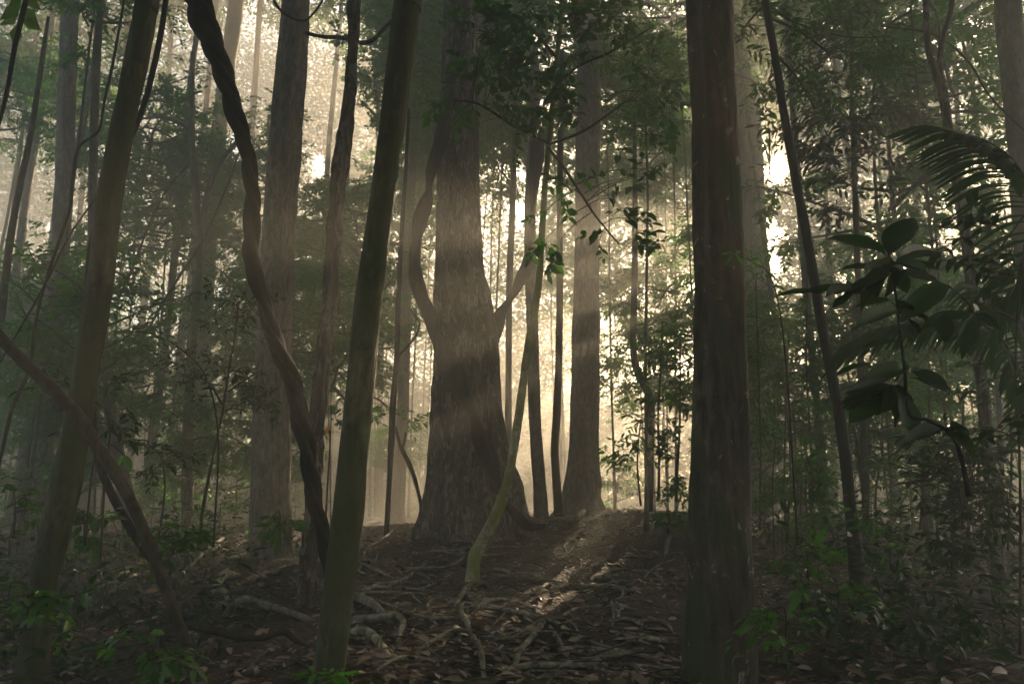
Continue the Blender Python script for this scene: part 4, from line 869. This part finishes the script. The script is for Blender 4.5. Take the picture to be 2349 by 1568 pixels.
# low saplings
R = np.random.default_rng(5150)
n = 0
while n < 60:
    px = R.uniform(-80, 830) if R.random() < .5 else R.uniform(1600, 2420)
    if R.random() < .14: px = R.uniform(830, 1600)
    d = R.uniform(8.5, 20); h = R.uniform(1.0, 3.0)
    if 830 < px < 1600: d = R.uniform(17, 27); h = R.uniform(.8, 2)
    n += 1; sid += 1
    bg_tree(px, d, R.uniform(3, 6)*8/d+1.5, h, 'small', 1, R.uniform(.6, 1.1), sid, 'sapling')
# far wood: one mass of foliage closing the distance
mb = MB(); r = np.random.default_rng(77); N = 1300000
y = r.uniform(44, 53, N); x = r.uniform(-40, 40, N); z = -.2+r.random(N)**1.2*31.5
dens = fbm(x*.3+9, z*.33+y*.1, 4)
qx = CX+FP*x/y; qy = 784-FP*np.tan(np.arctan((z-1.5)/y)-PITCH)
pk = np.clip(.72+dens*1.7+.6*np.exp(-z/5), .06, 1)
pk = pk*(.8+.7*vnoise(x*1.3, z*1.3))
sm_ = lambda v, a_, b_: 1/(1+np.exp(-(v-a_)/b_))
pk = pk*(1-.32*sm_(qx, 1010, 40)*sm_(-qx, -1480, 30)*sm_(-qy, -600, 30))  # thinned so that sun gets through to the mist on the left
upr = sm_(qx, 1500, 25)*sm_(-qx, -1980, 25)*sm_(-qy, -585, 20)                       # foliage thickened high up to keep sun off the near air
pk = pk*(1-upr)+upr*np.clip(.95+dens*.6, .5, 1)
ctr = sm_(qx, 1130, 20)*sm_(-qx, -1380, 20)*sm_(qy, 560, 20)
pk = pk*(1-ctr)+ctr*np.clip(.85+dens*1.0, .3, 1)
opn = sm_(qx, 1365, 20)*sm_(-qx, -1685, 12)*sm_(qy, 640, 15)*sm_(-qy, -860, 15)   # ragged windows cut below to let sun shafts into the mist
pk = pk*(1-opn)+opn*np.clip(-.05+2.0*fbm(x*.45+2, z*.5+7, 3), .02, 1)
for gx, gy, gr in GAPS:                       # openings cut for sky patches and, behind the thick trunk, for sun shafts
    q = ((qx-gx)**2+((qy-gy)*.8)**2)/(gr*.5*(1+1.0*vnoise(qx*.03, qy*.03)))**2; pk = pk*np.clip(q-.25, .04, 1)

pk = np.where((qx > 1843) & (qx < 1985) & (qy > 465) & (qy < 600), 1, pk)  # foliage filled in to keep sun off the air before the thick trunk
pk = np.where((qx > 520) & (qx < 1000) & (qy < 330), np.maximum(pk, .6+.7*vnoise(x*2.3, z*2.3)), pk)
keep = r.random(N) < pk
pos = np.stack([x, y, z], 1)[keep]; n = len(pos)
add_leaves(mb, pos, np.stack([r.normal(0, 1, n), r.normal(0, 1, n), r.normal(-.3, .5, n)], 1), r.normal(0, 1, (n, 3))+[0, 0, .6], r.uniform(.16, .34, n), r.uniform(.09, .17, n), 'far')
tag(obj('far_wood', mb, M_farleaf), 'far-off foliage closing the distance behind the hazy trunks', 'woodland', kind='stuff')
# a nearer low belt of bushes seals the view under the crowns
mb = MB(); N = 170000; y = r.uniform(38, 46, N); x = r.uniform(-36, 36, N); z = G(x, y)+r.random(N)**1.1*(5.8+3.5*vnoise(x*.3, y*.3))
n = N; add_leaves(mb, np.stack([x, y, z], 1), np.stack([r.normal(0, 1, n), r.normal(0, 1, n), r.normal(-.3, .5, n)], 1), r.normal(0, 1, (n, 3))+[0, 0, .6], r.uniform(.12, .28, n), r.uniform(.06, .13, n), 'far')
tag(obj('far_thicket', mb, M_farleaf), 'dim belt of bushes in the haze under the far crowns', 'thicket', kind='stuff')
# undergrowth carpet on the far floor
mb = MB(); N = 30000; y = 8+r.random(N)**1.1*40; x = r.uniform(-1, 1, N)*(y*.8+1)
dn = fbm(x*.5+30, y*.35, 3); keep = (r.random(N) < np.clip(.35+dn*1.8, 0, 1)) & ~((np.abs(x-.2) < 2.6+.05*y) & (y < 20)); x = x[keep]; y = y[keep]; n = len(x)
z = G(x, y)+r.random(n)**1.6*(.45+.02*y)
add_leaves(mb, np.stack([x, y, z], 1), np.stack([r.normal(0, 1, n), r.normal(0, 1, n), r.normal(.2, .4, n)], 1), r.normal(0, .4, (n, 3))+[0, 0, 1], r.uniform(.07, .17, n), r.uniform(.03, .06, n), 'mid')
tag(obj('undergrowth', mb, M_leaf), 'low leafy ground cover between the farther trunks', 'undergrowth', kind='stuff')
# leafy tangle on the floor at both sides of the root path
mb = MB()
for (xa, xb, ya, yb, N, hh) in ((1.9, 7.5, 3.2, 10, 8500, .55), (-8, -2.0, 3.6, 9, 9000, .5)):
    y = r.uniform(ya, yb, N); x = r.uniform(xa, xb, N); x = np.where(x > 0, x*(.55+.05*y), x*(.55+.06*y)); dn = fbm(x*1.3+3, y*1.3, 3); k = r.random(N) < np.clip(.45+dn*2.2, .04, 1); x = x[k]; y = y[k]; n = len(x)
    z = G(x, y)+r.random(n)**1.5*hh*(1+dn[k])
    add_leaves(mb, np.stack([x, y, z], 1), np.stack([r.normal(0, 1, n), r.normal(0, 1, n), r.normal(.1, .45, n)], 1), r.normal(0, .45, (n, 3))+[0, 0, 1], r.uniform(.05, .12, n), r.uniform(.022, .05, n), 'mid')
tag(obj('ground_plants', mb, M_leafdark), 'tangle of small leafy plants on the floor beside the root path', 'ground plants', kind='stuff')
# unseen trees added around and behind the viewpoint to block sky light
for (x, y, h, n_, s) in [(-3.5, -4, 12, 2, 1.3), (3.2, -5, 13, 2, 1.3), (0, -9, 14, 3, 1.5), (-9, 0, 13, 2, 1.3), (9, 0, 12, 2, 1.3), (-9, -7, 9, 3, 1.5), (9, -8, 9, 3, 1.5), (-3.5, 0, 9.5, 2, 1.3), (3.5, .5, 10, 2, 1.3), (0, -5, 8, 3, 1.4), (-9, 4, 9, 3, 1.4), (9, 4.5, 9, 3, 1.4), (5, -4, 7, 3, 1.3), (-5.5, -6, 7, 3, 1.3), (-3, -10, 6, 3, 1.5), (4, -10.5, 6, 3, 1.4)]:
    sid += 1; r = np.random.default_rng(sid+500)
    e = root_empty('forest_tree', (x, y, float(G(x, y))-.1), 'x', 'tree'); me, pts = UT[sid % 7]
    t = link('trunk', me, e); t.scale = (.16, .16, h)
    for c in range(n_):
        lv, brm = CROWN_BIG[int(r.integers(0, 4))]; loc = (r.normal(0, 1.6), r.normal(0, 1.6), h*.55+c*h*.16-1); rz = r.uniform(0, 6.28)
        for nm, m_ in (('crown', lv), ('branches', brm)): o = link(nm, m_, e); o.location = loc; o.rotation_euler = (0, 0, rz); o.scale = (s, s, s)
    bg_things.append((e, 99999, y, 10, 'roof'))
# ------------------------------------------------------------------ labels for the background trees
marks = [(-1e9, 'the left edge'), (112, 'furrowed pale trunk'), (200, 'mossy trunk'), (440, 'crooked forked trunk'), (625, 'broad pale trunk'), (820, 'greenish trunk'), (1060, 'great buttressed tree'), (1228, 'pole trunk'),
         (1340, 'stout beamlit trunk'), (1480, 'elbow-bent trunk'), (1650, 'thick foreground trunk'), (1890, 'slanting slim trunk'), (2240, 'forked slender trunk'), (1e9, 'the right edge')]
words = {1: 'leftmost', 2: 'second', 3: 'third', 4: 'fourth', 5: 'fifth', 6: 'sixth', 7: 'seventh', 8: 'eighth', 9: 'ninth', 10: 'tenth', 11: 'eleventh', 12: 'twelfth', 13: 'thirteenth', 14: 'fourteenth', 15: 'fifteenth'}
roof = [t for t in bg_things if t[4] == 'roof']
for t in roof: tag(t[0], 'tall tree behind the viewpoint whose crown shades the clearing', 'tree', 'shade trees around the viewpoint')
kinds = {'big': ('hazy tall tree', 'tree', 'hazy tall trees in the distance'), 'mid': ('leafy understory tree', 'tree', 'leafy understory trees in the haze'), 'small': ('low leafy sapling', 'sapling', 'low saplings between the trunks')}
for kd, (ph, cat, grp) in kinds.items():
    for i in range(len(marks)-1):
        s = sorted([t for t in bg_things if t[4] == kd and marks[i][0] <= t[1] < marks[i+1][0]], key=lambda t: t[1])
        for k, t in enumerate(s):
            o_ = words[k+1] if k+1 in words else 'last'
            if len(s) == 1: lab = f'lone {ph}, between {marks[i][1]} and {marks[i+1][1]}'
            else: lab = f'{o_} {ph} from the left, between {marks[i][1]} and {marks[i+1][1]}' if k else f'leftmost {ph} between {marks[i][1]} and {marks[i+1][1]}'
            tag(t[0], lab, cat, grp)
# ------------------------------------------------------------------ haze
mb = MB(); x0, x1, y0, y1, z0, z1 = -44, 44, -13.5, 57.5, -2.5, 33.
mb.add([[x0, y0, z0], [x1, y0, z0], [x1, y1, z0], [x0, y1, z0], [x0, y0, z1], [x1, y0, z1], [x1, y1, z1], [x0, y1, z1]], [[0, 3, 2, 1], [4, 5, 6, 7], [0, 1, 5, 4], [1, 2, 6, 5], [2, 3, 7, 6], [3, 0, 4, 7]])
m, nn = newmat('haze_air'); pv = nn.nodes.new('ShaderNodeVolumePrincipled'); pv.inputs['Color'].default_value = (.96, .96, .88, 1); pv.inputs['Density'].default_value = HAZE_DENSITY; pv.inputs['Anisotropy'].default_value = HAZE_G
o_ = nn.nodes.new('ShaderNodeOutputMaterial'); nn.links.new(pv.outputs[0], o_.inputs['Volume'])
tag(obj('haze', mb, m, smooth=False), kind='stuff')
